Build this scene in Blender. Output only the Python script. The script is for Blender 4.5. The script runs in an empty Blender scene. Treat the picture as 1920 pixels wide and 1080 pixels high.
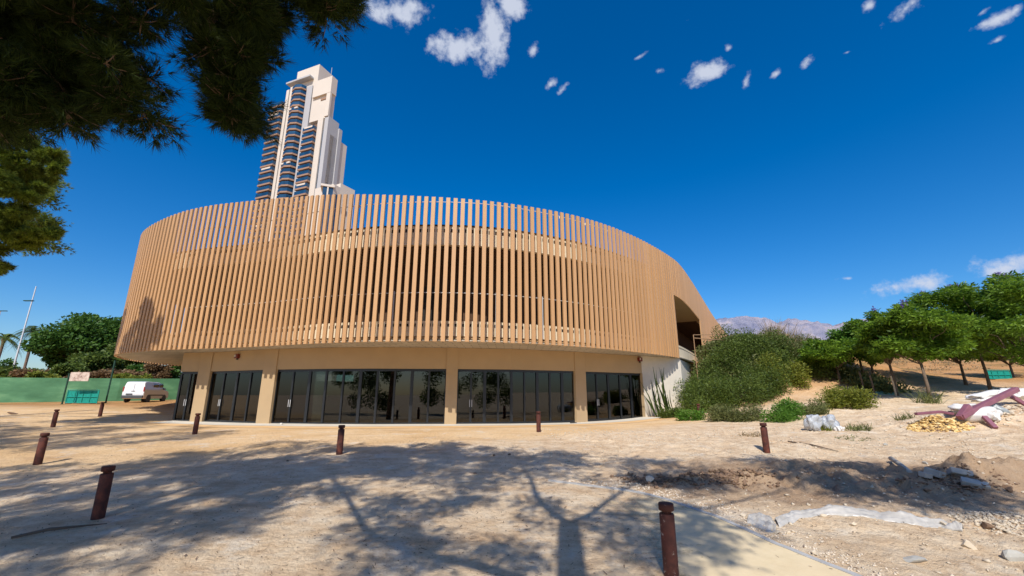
import bpy, math, random
import numpy as np
from mathutils import Vector, Matrix
random.seed(7); rng = np.random.default_rng(7)
S = bpy.context.scene; COL = S.collection
R = math.radians; PI = math.pi

# ------------------------------------------------------------ camera
EYE = 1.6; FPX = 800.0; PITCH = math.atan(201.0/800.0)
cd = bpy.data.cameras.new('camera'); cam = bpy.data.objects.new('camera', cd); COL.objects.link(cam)
cd.lens = 15.0; cd.sensor_width = 36.0; cd.clip_start = 0.1; cd.clip_end = 30000
cam.location = (0, 0, EYE); cam.rotation_euler = (PI/2+PITCH, 0, 0)
S.camera = cam
S.render.resolution_x = 1024; S.render.resolution_y = 576

def ray(u, v):
    xr = (u-960)/FPX; yr = (540-v)/FPX
    return Vector((xr, math.cos(PITCH)-yr*math.sin(PITCH), math.sin(PITCH)+yr*math.cos(PITCH)))
def at_z(u, v, z=0.0):
    d = ray(u, v); t = (z-EYE)/d.z
    return Vector((d.x*t, d.y*t, z))
def at_y(u, v, y):
    d = ray(u, v); t = y/d.y
    return Vector((d.x*t, y, EYE+d.z*t))

# ------------------------------------------------------------ light
SUN_EL = R(46); SUN_AZ = R(187)          # compass style: 0 = +Y, towards +X
sun_dir = Vector((math.sin(SUN_AZ)*math.cos(SUN_EL), math.cos(SUN_AZ)*math.cos(SUN_EL), math.sin(SUN_EL)))
sl = bpy.data.lights.new('sun', 'SUN'); sl.energy = 4.9; sl.angle = R(0.55); sl.color = (1.0, 0.955, 0.88)
so = bpy.data.objects.new('sun', sl); COL.objects.link(so)
so.rotation_euler = (-sun_dir).to_track_quat('-Z', 'Y').to_euler()
S.view_settings.view_transform = 'Standard'; S.view_settings.look = 'None'
S.view_settings.exposure = 0.0; S.view_settings.gamma = 1.0

W = bpy.data.worlds.new('World'); S.world = W; W.use_nodes = True
wt = W.node_tree; wt.nodes.clear()
def wn(t, **k):
    n = wt.nodes.new(t)
    for a, b in k.items(): setattr(n, a, b)
    return n
sky = wn('ShaderNodeTexSky', sky_type='NISHITA', sun_disc=False)
sky.sun_elevation = SUN_EL; sky.sun_rotation = SUN_AZ
sky.altitude = 0; sky.air_density = 1.0; sky.dust_density = 0.9; sky.ozone_density = 6.0
hs = wn('ShaderNodeHueSaturation'); hs.inputs['Saturation'].default_value = 1.36; hs.inputs['Value'].default_value = 1.15; hs.inputs['Hue'].default_value = 0.504
wt.links.new(sky.outputs[0], hs.inputs['Color'])
tc = wn('ShaderNodeTexCoord')
nz = wn('ShaderNodeTexNoise'); nz.inputs['Scale'].default_value = 28; nz.inputs['Detail'].default_value = 9; nz.inputs['Roughness'].default_value = 0.62
wt.links.new(tc.outputs['Generated'], nz.inputs['Vector'])
def wmath(op, a, b=None, c=None):
    n = wn('ShaderNodeMath', operation=op)
    for i, q in enumerate((a, b, c)):
        if q is None: continue
        if isinstance(q, (int, float)): n.inputs[i].default_value = q
        else: wt.links.new(q, n.inputs[i])
    return n.outputs[0]
# clouds of the photograph as directions on the sky: (u, v, half width, half height, tilt, density)
CLOUDS = [(742,22,50,26,0,1.0),(865,88,50,26,-8,1.05),(925,60,26,52,14,1.1),(955,8,30,28,0,.95),(1325,134,36,22,-10,.9),(1366,90,11,9,0,.6),
 (1398,155,10,21,12,.75),(1032,160,10,22,40,.62),(1052,170,8,28,48,.55),(1456,138,14,8,-20,.6),(1512,117,21,11,-30,.65),(1630,12,18,11,-35,.6),
 (1700,14,40,18,-20,.72),(1870,36,44,14,-15,.6),(1842,22,8,26,35,.45),(1868,76,24,8,-15,.45),(1238,132,26,12,0,.42),(1195,108,30,6,-20,.35),(1000,95,16,26,30,.3),
 (1700,532,100,20,-14,.74),(1890,502,90,26,-8,.74),(1590,522,34,7,-5,.5),(1905,18,14,14,0,.5),(1588,98,12,5,0,.3),(690,20,12,14,0,.35)]
acc = None
for (u, v, rx, ry, tilt, den) in CLOUDS:
    c = ray(u, v).normalized()
    ax = (ray(u+1, v).normalized()-ray(u-1, v).normalized())/2; ay = (ray(u, v+1).normalized()-ray(u, v-1).normalized())/2
    ct, st = math.cos(R(tilt)), math.sin(R(tilt))
    a = (ax*ct+ay*st); b = (ay*ct-ax*st)
    sub = wn('ShaderNodeVectorMath', operation='SUBTRACT'); wt.links.new(tc.outputs['Generated'], sub.inputs[0]); sub.inputs[1].default_value = c
    d1 = wn('ShaderNodeVectorMath', operation='DOT_PRODUCT'); wt.links.new(sub.outputs[0], d1.inputs[0]); d1.inputs[1].default_value = a/(a.length_squared*rx*1.15)
    d2 = wn('ShaderNodeVectorMath', operation='DOT_PRODUCT'); wt.links.new(sub.outputs[0], d2.inputs[0]); d2.inputs[1].default_value = b/(b.length_squared*ry*1.15)
    q = wmath('ADD', wmath('POWER', wmath('ABSOLUTE', d1.outputs['Value']), 2.0), wmath('POWER', wmath('ABSOLUTE', d2.outputs['Value']), 2.0))
    m = wmath('MULTIPLY', wmath('MAXIMUM', wmath('SUBTRACT', 1.0, wmath('SQRT', q)), -1.0), 0.85)
    m = wmath('ADD', m, den-0.75)
    acc = m if acc is None else wmath('MAXIMUM', acc, m)
dens = wmath('ADD', acc, wmath('MULTIPLY', wmath('SUBTRACT', nz.outputs['Fac'], 0.5), 2.7))
mr = wn('ShaderNodeMapRange', interpolation_type='SMOOTHSTEP'); wt.links.new(dens, mr.inputs[0])
mr.inputs[1].default_value = 0.08; mr.inputs[2].default_value = 0.95; mr.inputs[3].default_value = 0.0; mr.inputs[4].default_value = 0.9
mix = wn('ShaderNodeMix', data_type='RGBA'); wt.links.new(mr.outputs[0], mix.inputs[0])
wt.links.new(hs.outputs[0], mix.inputs[6]); mix.inputs[7].default_value = (5.2, 5.6, 6.6, 1)
bg = wn('ShaderNodeBackground'); bg.inputs['Strength'].default_value = 0.125
wt.links.new(mix.outputs[2], bg.inputs['Color'])
wo = wn('ShaderNodeOutputWorld'); wt.links.new(bg.outputs[0], wo.inputs['Surface'])

# ------------------------------------------------------------ materials
def srgb(*c):
    return tuple(((x/255)/12.92 if x/255 <= 0.04045 else ((x/255+0.055)/1.055)**2.4) for x in c)
class Mat:
    def __init__(s, name):
        s.m = bpy.data.materials.new(name); s.m.use_nodes = True; s.t = s.m.node_tree
        s.b = s.t.nodes['Principled BSDF']; s.out = s.t.nodes['Material Output']
        s.pos = None
    def n(s, t, **k):
        n = s.t.nodes.new(t)
        for a, b in k.items(): setattr(n, a, b)
        return n
    def l(s, a, b): s.t.links.new(a, b)
    def P(s):
        if s.pos is None: s.pos = s.n('ShaderNodeNewGeometry').outputs['Position']
        return s.pos
    def noise(s, scale, detail=4, rough=0.55, vec=None, stretch=None):
        n = s.n('ShaderNodeTexNoise'); n.inputs['Scale'].default_value = scale; n.inputs['Detail'].default_value = detail; n.inputs['Roughness'].default_value = rough
        v = vec or s.P()
        if stretch:
            mp = s.n('ShaderNodeMapping'); mp.inputs['Scale'].default_value = stretch; s.l(v, mp.inputs[0]); v = mp.outputs[0]
        s.l(v, n.inputs['Vector']); return n.outputs['Fac']
    def ramp(s, fac, stops):
        r = s.n('ShaderNodeValToRGB'); e = r.color_ramp.elements
        while len(e) < len(stops): e.new(0.5)
        for i, (p, c) in enumerate(stops):
            e[i].position = p; e[i].color = (*c, 1) if len(c) == 3 else c
        s.l(fac, r.inputs[0]); return r.outputs[0]
    def mix(s, fac, a, b, mode='MIX'):
        m = s.n('ShaderNodeMix', data_type='RGBA', blend_type=mode)
        for i, q in ((0, fac), (6, a), (7, b)):
            if hasattr(q, 'links'): s.l(q, m.inputs[i])
            elif isinstance(q, (int, float)): m.inputs[i].default_value = q
            else: m.inputs[i].default_value = (*q, 1)
        return m.outputs[2]
    def math(s, op, a, b=None):
        n = s.n('ShaderNodeMath', operation=op)
        for i, q in enumerate((a, b)):
            if q is None: continue
            if isinstance(q, (int, float)): n.inputs[i].default_value = q
            else: s.l(q, n.inputs[i])
        return n.outputs[0]
    def col(s, c):
        if hasattr(c, 'links'): s.l(c, s.b.inputs['Base Color'])
        else: s.b.inputs['Base Color'].default_value = (*c, 1)
        return s
    def set(s, **k):
        for a, v in k.items(): s.b.inputs[a.replace('_', ' ')].default_value = v
        return s
    def bump(s, h, strength=0.3, dist=0.02):
        b = s.n('ShaderNodeBump'); b.inputs['Strength'].default_value = strength; b.inputs['Distance'].default_value = dist
        s.l(h, b.inputs['Height']); s.l(b.outputs[0], s.b.inputs['Normal']); return s
def simple(name, c, rough=0.6, var=0.12, scale=3.0, bump=0.0, bscale=40, **k):
    m = Mat(name); f = m.noise(scale, 5)
    lo = tuple(x*(1-var) for x in c); hi = tuple(min(1, x*(1+var)) for x in c)
    m.col(m.ramp(f, [(0.3, lo), (0.7, hi)])); m.set(Roughness=rough, **k)
    if bump: m.bump(m.noise(bscale, 6), bump, 0.01)
    return m.m
def leafmat(name, dark, light, trans=0.35, rough=0.5, spec=0.25):
    m = Mat(name); g = m.n('ShaderNodeNewGeometry')
    rnd = g.outputs['Random Per Island']; big = m.noise(0.9, 3)
    f = m.math('ADD', m.math('MULTIPLY', rnd, 0.6), m.math('MULTIPLY', big, 0.5))
    c = m.ramp(f, [(0.25, dark), (0.85, light)])
    m.col(c); m.set(Roughness=rough); m.b.inputs['Specular IOR Level'].default_value = spec
    tr = m.n('ShaderNodeBsdfTranslucent'); m.l(m.mix(0.5, c, tuple(min(1, x*1.6) for x in light)), tr.inputs[0])
    ms = m.n('ShaderNodeMixShader'); ms.inputs[0].default_value = trans
    m.l(m.b.outputs[0], ms.inputs[1]); m.l(tr.outputs[0], ms.inputs[2]); m.l(ms.outputs[0], m.out.inputs[0])
    return m.m

# ------------------------------------------------------------ object helpers
def tag(o, label=None, cat=None, group=None, kind=None):
    if label: o['label'] = label
    if cat: o['category'] = cat
    if group: o['group'] = group
    if kind: o['kind'] = kind
    return o
def empty(name, loc=(0, 0, 0), rz=0, label=None, cat=None, group=None):
    o = bpy.data.objects.new(name, None); COL.objects.link(o); o.location = loc; o.rotation_euler = (0, 0, rz)
    o.empty_display_size = 0.2
    return tag(o, label, cat, group)
def link(name, me, mat, parent=None):
    if mat: me.materials.append(mat)
    o = bpy.data.objects.new(name, me); COL.objects.link(o)
    if parent: o.parent = parent
    return o
class MB:
    def __init__(s): s.v = []; s.f = []
    def add(s, vs, fs):
        k = len(s.v); s.v += [tuple(p) for p in vs]; s.f += [tuple(i+k for i in f) for f in fs]; return s
    def box(s, c, d, rz=0, rx=0, ry=0, M=None):
        x, y, z = d[0]/2, d[1]/2, d[2]/2
        m = Matrix.Translation(c) @ Matrix.Rotation(rz, 4, 'Z') @ Matrix.Rotation(ry, 4, 'Y') @ Matrix.Rotation(rx, 4, 'X')
        if M: m = M @ m
        vs = [m @ Vector(p) for p in ((-x,-y,-z),(x,-y,-z),(x,y,-z),(-x,y,-z),(-x,-y,z),(x,-y,z),(x,y,z),(-x,y,z))]
        return s.add(vs, [(0,3,2,1),(4,5,6,7),(0,1,5,4),(1,2,6,5),(2,3,7,6),(3,0,4,7)])
    def prism(s, pts, z0, z1):            # plan polygon, counter clockwise
        n = len(pts); vs = [(p[0], p[1], z0) for p in pts]+[(p[0], p[1], z1) for p in pts]
        fs = [tuple(range(n-1, -1, -1)), tuple(range(n, 2*n))]+[(i, (i+1) % n, n+(i+1) % n, n+i) for i in range(n)]
        return s.add(vs, fs)
    def tube(s, pts, rad, n=8, cap=True):
        pts = [Vector(p) for p in pts]
        if not hasattr(rad, '__len__'): rad = [rad]*len(pts)
        rings = []; up = Vector((0, 0, 1)); base = None
        for i, p in enumerate(pts):
            t = (pts[min(i+1, len(pts)-1)]-pts[max(i-1, 0)]).normalized()
            if base is None: base = t.orthogonal().normalized()
            a = (base-t*base.dot(t));
            if a.length < 1e-4: a = t.orthogonal()
            a.normalize(); base = a; b = t.cross(a)
            rings.append([p+(a*math.cos(2*PI*k/n)+b*math.sin(2*PI*k/n))*rad[i] for k in range(n)])
        vs = [q for r in rings for q in r]; fs = []
        for i in range(len(pts)-1):
            for k in range(n): fs.append((i*n+k, i*n+(k+1) % n, (i+1)*n+(k+1) % n, (i+1)*n+k))
        if cap: fs.append(tuple(range(n-1, -1, -1))); fs.append(tuple(range((len(pts)-1)*n, len(pts)*n)))
        return s.add(vs, fs)
    def lathe(s, prof, n=20, c=(0, 0, 0)):
        vs = []; fs = []
        for r, z in prof:
            for k in range(n): vs.append((c[0]+r*math.cos(2*PI*k/n), c[1]+r*math.sin(2*PI*k/n), c[2]+z))
        for i in range(len(prof)-1):
            for k in range(n): fs.append((i*n+k, i*n+(k+1) % n, (i+1)*n+(k+1) % n, (i+1)*n+k))
        fs.append(tuple(range(n-1, -1, -1))); fs.append(tuple(range((len(prof)-1)*n, len(prof)*n)))
        return s.add(vs, fs)
    def build(s, name, mat, parent=None, smooth=False, bevel=0):
        me = bpy.data.meshes.new(name); me.from_pydata(s.v, [], s.f); me.update()
        o = link(name, me, mat, parent)
        if smooth: me.polygons.foreach_set('use_smooth', [True]*len(me.polygons))
        if bevel:
            b = o.modifiers.new('bevel', 'BEVEL'); b.width = bevel; b.segments = 2; b.limit_method = 'ANGLE'
        return o
def npmesh(name, V, F, mat, parent=None, smooth=False):
    V = np.asarray(V, dtype=np.float32).reshape(-1, 3); F = np.asarray(F, dtype=np.int32); k = F.shape[1]
    me = bpy.data.meshes.new(name); me.vertices.add(len(V)); me.vertices.foreach_set('co', V.ravel())
    me.loops.add(F.size); me.loops.foreach_set('vertex_index', F.ravel())
    me.polygons.add(len(F)); me.polygons.foreach_set('loop_start', np.arange(0, F.size, k, dtype=np.int32))
    me.polygons.foreach_set('loop_total', np.full(len(F), k, dtype=np.int32))
    if smooth: me.polygons.foreach_set('use_smooth', np.ones(len(F), dtype=bool))
    me.update(calc_edges=True); me.validate()
    return link(name, me, mat, parent)
def nrm(a): return a/np.maximum(np.linalg.norm(a, axis=-1, keepdims=True), 1e-9)

# ------------------------------------------------------------ terrain height
CP = np.array([(0,0,-1.05),(0,5,-.86),(-7,7.5,-.66),(-14.5,14,-.42),(-5.5,14.6,-.25),(8.2,14.6,-.18),(1.2,20.2,-.03),(-14.3,20.2,-.1),(0,24.5,0),(-14,25,0),
 (8,28,.05),(-21,28,0),(-24,24,-.02),(-28,31,.42),(-31,38,.85),(-27,43,1.0),(-38,44,1.0),(-60,60,1.6),(-40,30,.62),(-42,15,-.1),(16.5,16,.12),(22,22,.9),(30,23,1.3),
 (14,21,.2),(17,27,.8),(30,35,2.3),(45,60,6.0),(60,30,3.2),(11,8,-.62),(25,8,-.3),(-20,3,-.9),(10,3,-.9),(-10,40,0.0),(3,40,0),(0,-15,-1.2),(-30,-15,-1.2),(30,-15,-.8),
 (20,100,9.5),(60,110,10.8),(-70,110,2.5),(-120,60,2.5),(120,60,8.5),(-60,-40,-1),(60,-40,-.6),(-60,5,-.6),(60,5,0.6),(0,110,5),(-8,33,0),(12,42,.8)], float)
def _tps(r2): return np.where(r2 > 1e-9, 0.5*r2*np.log(np.maximum(r2, 1e-9)), 0)
_n = len(CP); _K = _tps(((CP[:, None, :2]-CP[None, :, :2])**2).sum(-1))+np.eye(_n)*3.0
_Pm = np.c_[np.ones(_n), CP[:, :2]]; _A = np.block([[_K, _Pm], [_Pm.T, np.zeros((3, 3))]])
_w = np.linalg.solve(_A, np.r_[CP[:, 2], 0, 0, 0])
def vnoise(x, y, s, seed=0):
    x = x*s; y = y*s; xi = np.floor(x).astype(int); yi = np.floor(y).astype(int); fx = x-xi; fy = y-yi
    fx = fx*fx*(3-2*fx); fy = fy*fy*(3-2*fy)
    def h(a, b):
        n = (a*374761393+b*668265263+seed*1442695041) & 0x7fffffff
        n = ((n ^ (n >> 13))*1274126177) & 0x7fffffff
        return ((n ^ (n >> 16)) & 0xffff)/65535.0
    return (h(xi, yi)*(1-fx)+h(xi+1, yi)*fx)*(1-fy)+(h(xi, yi+1)*(1-fx)+h(xi+1, yi+1)*fx)*fy
def sstep(a, b, x):
    t = np.clip((x-a)/(b-a), 0, 1); return t*t*(3-2*t)
KERB = [(0.9,11.35),(2.1,10.71),(2.83,10.26),(3.25,9.78),(3.79,8.78),(4.02,8.1),(4.16,7.57),(4.44,6.89),(4.66,6.41),(5.4,4.5),(6.2,2.0),(6.8,-1.0),(7.2,-6.0)]
def kerb_x(y):
    ys = np.array([k[1] for k in KERB][::-1]); xs = np.array([k[0] for k in KERB][::-1]); return np.interp(y, ys, xs)
MOUNDS = [(24.5, 45, 9.5, 11, 4.3, 0.3), (18.8, 36.5, 4.2, 4.6, 2.5, 0.6)]
def hnp(x, y, rough=True):
    x = np.asarray(x, float); y = np.asarray(y, float)
    xc = np.clip(x, -130, 130); yc = np.clip(y, -50, 120)
    z = _w[_n]+_w[_n+1]*xc+_w[_n+2]*yc
    for i in range(_n): z = z+_w[i]*_tps((xc-CP[i, 0])**2+(yc-CP[i, 1])**2)
    for (mx, my, rx, ry, hh, a) in MOUNDS:
        c, s = math.cos(a), math.sin(a); dx = (x-mx)*c+(y-my)*s; dy = -(x-mx)*s+(y-my)*c
        z = z+hh*np.exp(-((dx/rx)**2+(dy/ry)**2)**1.4)
    # far: settle gently
    far = sstep(115, 400, np.hypot(x, y)); z = z*(1-far)+far*(1.5+3*sstep(0, 400, x))
    if rough:
        dirt = sstep(0.1, 1.6, x-kerb_x(y))*sstep(24, 17, y)*sstep(-3, 1, y)
        dirt = np.maximum(dirt, sstep(10, 14, x)*sstep(70, 40, y)*0.8*sstep(-3, 1, y))
        n = (vnoise(x, y, .3, 1)-.5)*.16+(vnoise(x, y, 1.1, 2)-.5)*.09+(vnoise(x, y, 3.7, 3)-.5)*.06+(vnoise(x, y, 9, 4)-.5)*.035
        z = z+dirt*n+(1-dirt)*((vnoise(x, y, .8, 5)-.5)*.03+(vnoise(x, y, 3, 6)-.5)*.012)*sstep(24, 20, y)
        # broken ground: ridge of tipped rubble and a hollow
        ch = np.exp(-(((x-8.6)/4.2)**2+((y-11.4)/1.5)**2)**2)
        z = z+ch*(np.abs(vnoise(x, y, 1.6, 41)-.5)*.6+np.abs(vnoise(x, y, 4.3, 42)-.5)*.34-.12+(vnoise(x, y, 11, 43)-.5)*.08)
        sp = dirt*sstep(.45, .75, vnoise(x, y, .5, 44)); z = z+sp*(np.abs(vnoise(x, y, 5, 45)-.5)*.12+(vnoise(x, y, 12, 46)-.5)*.04)
        z = z+(.5+.35*(vnoise(x, y, 3.1, 52)-.5)+.2*(vnoise(x, y, 8, 53)-.5))*np.exp(-(((x-11.5)/1.1)**2+((y-11.3)/.5)**2))+.2*np.exp(-(((x-12.9)/.9)**2+((y-11.2)/.4)**2))+.55*np.exp(-(((x-19.6)/2.4)**2+((y-18.4)/1.3)**2))+.5*np.exp(-(((x-23)/2.8)**2+((y-20)/1.8)**2))
        z = z+.12*np.exp(-(((x-4.9)/1.1)**2+((y-11.3)/.5)**2))
    return z
def g(x, y): return float(hnp(x, y))
def gp(u, v, dz=0.0):
    d = ray(u, v); t = 2.0; prev = t
    while t < 400:
        p = Vector((0, 0, EYE))+d*t
        if p.z <= g(p.x, p.y)+dz: break
        prev = t; t *= 1.03
    a, b = prev, t
    for _ in range(14):
        m = (a+b)/2; p = Vector((0, 0, EYE))+d*m
        if p.z <= g(p.x, p.y)+dz: b = m
        else: a = m
    p = Vector((0, 0, EYE))+d*b
    return Vector((p.x, p.y, g(p.x, p.y)))

# ground sheet
def axis(fine, lo, hi, n0, farlim, nf):
    a = np.linspace(lo, hi, n0); s = a[1]-a[0]
    k = np.arange(1, nf+1); gr = 1.07
    out = s*(gr**k-1)/(gr-1)*gr
    out = out[out < farlim]
    return np.r_[lo-out[::-1], a, hi+out]
xs = axis(0, -30, 32, 520, 9000, 120); ys = axis(0, -2, 34, 420, 9000, 125)
X, Y = np.meshgrid(xs, ys); Z = hnp(X, Y)
V = np.stack([X, Y, Z], -1).reshape(-1, 3); ny, nx = X.shape
idx = np.arange(nx*ny).reshape(ny, nx)
F = np.stack([idx[:-1, :-1], idx[:-1, 1:], idx[1:, 1:], idx[1:, :-1]], -1).reshape(-1, 4)
m = Mat('earth')
p = m.P(); sep = m.n('ShaderNodeSeparateXYZ'); m.l(p, sep.inputs[0])
n1 = m.noise(.35, 6, .6); n2 = m.noise(2.2, 8, .65); n3 = m.noise(14, 8, .7); n4 = m.noise(60, 4, .6)
fine = m.ramp(n2, [(.3, srgb(206,174,138)), (.48, srgb(226,198,162)), (.68, srgb(240,218,186))])
sand = m.ramp(n1, [(.35, srgb(224,184,132)), (.6, srgb(236,202,156))])
# orange sand near the building, pale dust elsewhere
band = m.n('ShaderNodeMapRange', interpolation_type='SMOOTHSTEP'); yw = m.math('ADD', sep.outputs[1], m.math('MULTIPLY', m.noise(.5, 4), 3.0))
yw = m.math('SUBTRACT', yw, m.math('MULTIPLY', m.math('MAXIMUM', sep.outputs[0], 0.0), 0.75)); yw = m.math('SUBTRACT', yw, m.math('MULTIPLY', m.math('MINIMUM', sep.outputs[0], 0.0), 0.38))
m.l(yw, band.inputs[0]); band.inputs[1].default_value = 17.5; band.inputs[2].default_value = 20.5
c = m.mix(band.outputs[0], fine, sand)
c = m.mix(m.math('MULTIPLY', m.ramp(m.noise(.9, 6, .7), [(.56, (0,0,0)), (.66, (1,1,1))]), .55), c, srgb(232,222,204))
c = m.mix(m.math('MULTIPLY', m.ramp(m.noise(1.4, 7, .75), [(.6, (0,0,0)), (.72, (1,1,1))]), .5), c, srgb(168,132,96))
# orange dirt far right / dry scrub colour far
fr = m.n('ShaderNodeMapRange'); m.l(m.math('ADD', sep.outputs[1], m.math('MINIMUM', m.math('MAXIMUM', m.math('SUBTRACT', sep.outputs[0], 13.0), 0.0), 4.0)), fr.inputs[0]); fr.inputs[1].default_value = 31; fr.inputs[2].default_value = 37
drt = m.ramp(m.noise(.25, 8, .7), [(.35, srgb(120,104,62)), (.5, srgb(190,140,88)), (.7, srgb(206,160,112))])
c = m.mix(fr.outputs[0], c, drt)
c = m.mix(m.math('MULTIPLY', m.ramp(n3, [(.3, (1,1,1)), (.46, (0,0,0))]), .5), c, srgb(140,108,80))
c = m.mix(m.math('MULTIPLY', m.ramp(m.noise(30, 5, .75), [(.58, (0,0,0)), (.7, (1,1,1))]), .4), c, srgb(238,224,200))
c = m.mix(m.math('MULTIPLY', m.ramp(m.noise(.55, 7, .8, stretch=(.45, 1.6, 1)), [(.52, (0,0,0)), (.62, (1,1,1))]), .35), c, srgb(182,142,104))
chv = m.n('ShaderNodeVectorMath', operation='MULTIPLY'); sb = m.n('ShaderNodeVectorMath', operation='SUBTRACT'); m.l(p, sb.inputs[0]); sb.inputs[1].default_value = (9.0, 11.3, 0); m.l(sb.outputs[0], chv.inputs[0]); chv.inputs[1].default_value = (1/7.6, 1/2.6, 0)
ln = m.n('ShaderNodeVectorMath', operation='LENGTH'); m.l(chv.outputs[0], ln.inputs[0]); dk = m.math('ADD', m.math('SUBTRACT', 1.0, ln.outputs['Value']), m.math('SUBTRACT', m.noise(1.8, 7, .7), .5))
c = m.mix(m.math('MULTIPLY', m.ramp(dk, [(.0, (0,0,0)), (.35, (1,1,1))]), .7), c, m.mix(m.noise(5, 6, .7), srgb(128,96,72), srgb(176,146,116)))
m.col(c); m.set(Roughness=.95); m.b.inputs['Specular IOR Level'].default_value = .1
hb = m.math('ADD', m.math('MULTIPLY', n3, 1.0), m.math('MULTIPLY', n4, .35)); m.bump(m.math('ADD', hb, m.math('MULTIPLY', m.noise(4.5, 8, .7), 2.2)), 1.0, .05)
M_EARTH = m.m
ground = npmesh('ground', V, F, M_EARTH, smooth=True); tag(ground, kind='structure')

def strip(name, left, right, mat, lift, kind='structure', sub=6, label=None):
    L = [Vector((*a, 0)) for a in left]; Rr = [Vector((*a, 0)) for a in right]
    V = []; F = []; n = len(L)
    for i in range(n):
        for k in range(sub+1):
            q = L[i].lerp(Rr[i], k/sub); V.append((q.x, q.y, g(q.x, q.y)+lift))
    for i in range(n-1):
        for k in range(sub): a = i*(sub+1)+k; F.append((a, a+1, a+sub+2, a+sub+1))
    me = bpy.data.meshes.new(name); me.from_pydata(V, [], F); o = link(name, me, mat); tag(o, kind=kind); return o

m = Mat('concrete'); nn = m.noise(3, 8, .7); m.col(m.mix(m.math('MULTIPLY', m.noise(.8, 4), .5), m.ramp(nn, [(.3, srgb(204,186,146)), (.7, srgb(222,204,166))]), srgb(226,196,156)))
m.set(Roughness=.85); m.bump(m.noise(45, 6), .25, .008); M_CONC = m.m
m = Mat('apron_concrete'); m.col(m.ramp(m.noise(1.2, 8, .65, stretch=(.4, 1.6, 1)), [(.3, srgb(196,186,168)), (.7, srgb(220,212,196))])); m.set(Roughness=.8); M_APRON = m.m
M_KERB = simple('kerb_grey', srgb(170,168,164), .85, .15, 6, .4)

def dense(pts, step=.25):
    out = []
    for a, b in zip(pts[:-1], pts[1:]):
        n = max(1, int(math.hypot(b[0]-a[0], b[1]-a[1])/step))
        for i in range(n): out.append((a[0]+(b[0]-a[0])*i/n, a[1]+(b[1]-a[1])*i/n))
    return out+[pts[-1]]
kd = dense([k for k in KERB if k[1] > -4], .2)
def offs(pts, d):
    out = []
    for i, p in enumerate(pts):
        a = pts[max(i-1, 0)]; b = pts[min(i+1, len(pts)-1)]; t = Vector((b[0]-a[0], b[1]-a[1])).normalized()
        out.append((p[0]-t.y*d, p[1]+t.x*d))
    return out
kl = offs(kd, -.02)
left = [(p[0]-(3.9+.25*math.sin(i*.21))*min(1, i/26)**.8, p[1]-.9*min(1, i/26)*(1-min(1, max(0, i-26)/20))) for i, p in enumerate(kl)]
M_ = M_CONC.node_tree; at_ = M_.nodes.new('ShaderNodeAttribute'); at_.attribute_name = 'wear'
_n1 = M_.nodes.new('ShaderNodeTexNoise'); _n1.inputs['Scale'].default_value = 1.6; _n1.inputs['Detail'].default_value = 9; _n1.inputs['Roughness'].default_value = .7; _gp = M_.nodes.new('ShaderNodeNewGeometry'); M_.links.new(_gp.outputs['Position'], _n1.inputs['Vector'])
_ad = M_.nodes.new('ShaderNodeMath'); _ad.operation = 'ADD'; M_.links.new(at_.outputs['Fac'], _ad.inputs[0]); M_.links.new(_n1.outputs['Fac'], _ad.inputs[1])
_mr = M_.nodes.new('ShaderNodeMapRange'); M_.links.new(_ad.outputs[0], _mr.inputs[0]); _mr.inputs[1].default_value = .82; _mr.inputs[2].default_value = 1.02
_tr = M_.nodes.new('ShaderNodeBsdfTransparent'); _mx = M_.nodes.new('ShaderNodeMixShader'); M_.links.new(_mr.outputs[0], _mx.inputs[0]); M_.links.new(_tr.outputs[0], _mx.inputs[1]); M_.links.new(M_.nodes['Principled BSDF'].outputs[0], _mx.inputs[2]); M_.links.new(_mx.outputs[0], M_.nodes['Material Output'].inputs[0])
cp = strip('concrete_path', left, kl, M_CONC, .016, sub=14)
_at = cp.data.attributes.new('wear', 'FLOAT', 'POINT'); _at.data.foreach_set('value', [min(1.0, (i % 15)/14*1.25)*min(1, (i//15)/30) for i in range(len(cp.data.vertices))])
kb = MB()
for off in (0,):
    o1 = offs(kd, -.03); o2 = offs(kd, .07)
    n = len(kd); vs = []
    for a, b in zip(o1, o2):
        za = g(*a)
        vs += [(a[0], a[1], za-.15), (a[0], a[1], za+.028), (b[0], b[1], za+.028), (b[0], b[1], za-.2)]
    fs = []
    for i in range(n-1):
        for k in range(3): fs.append((i*4+k, i*4+k+1, (i+1)*4+k+1, (i+1)*4+k))
    kb.add(vs, fs)
tag(kb.build('path_kerb', M_KERB), kind='structure')

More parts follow.
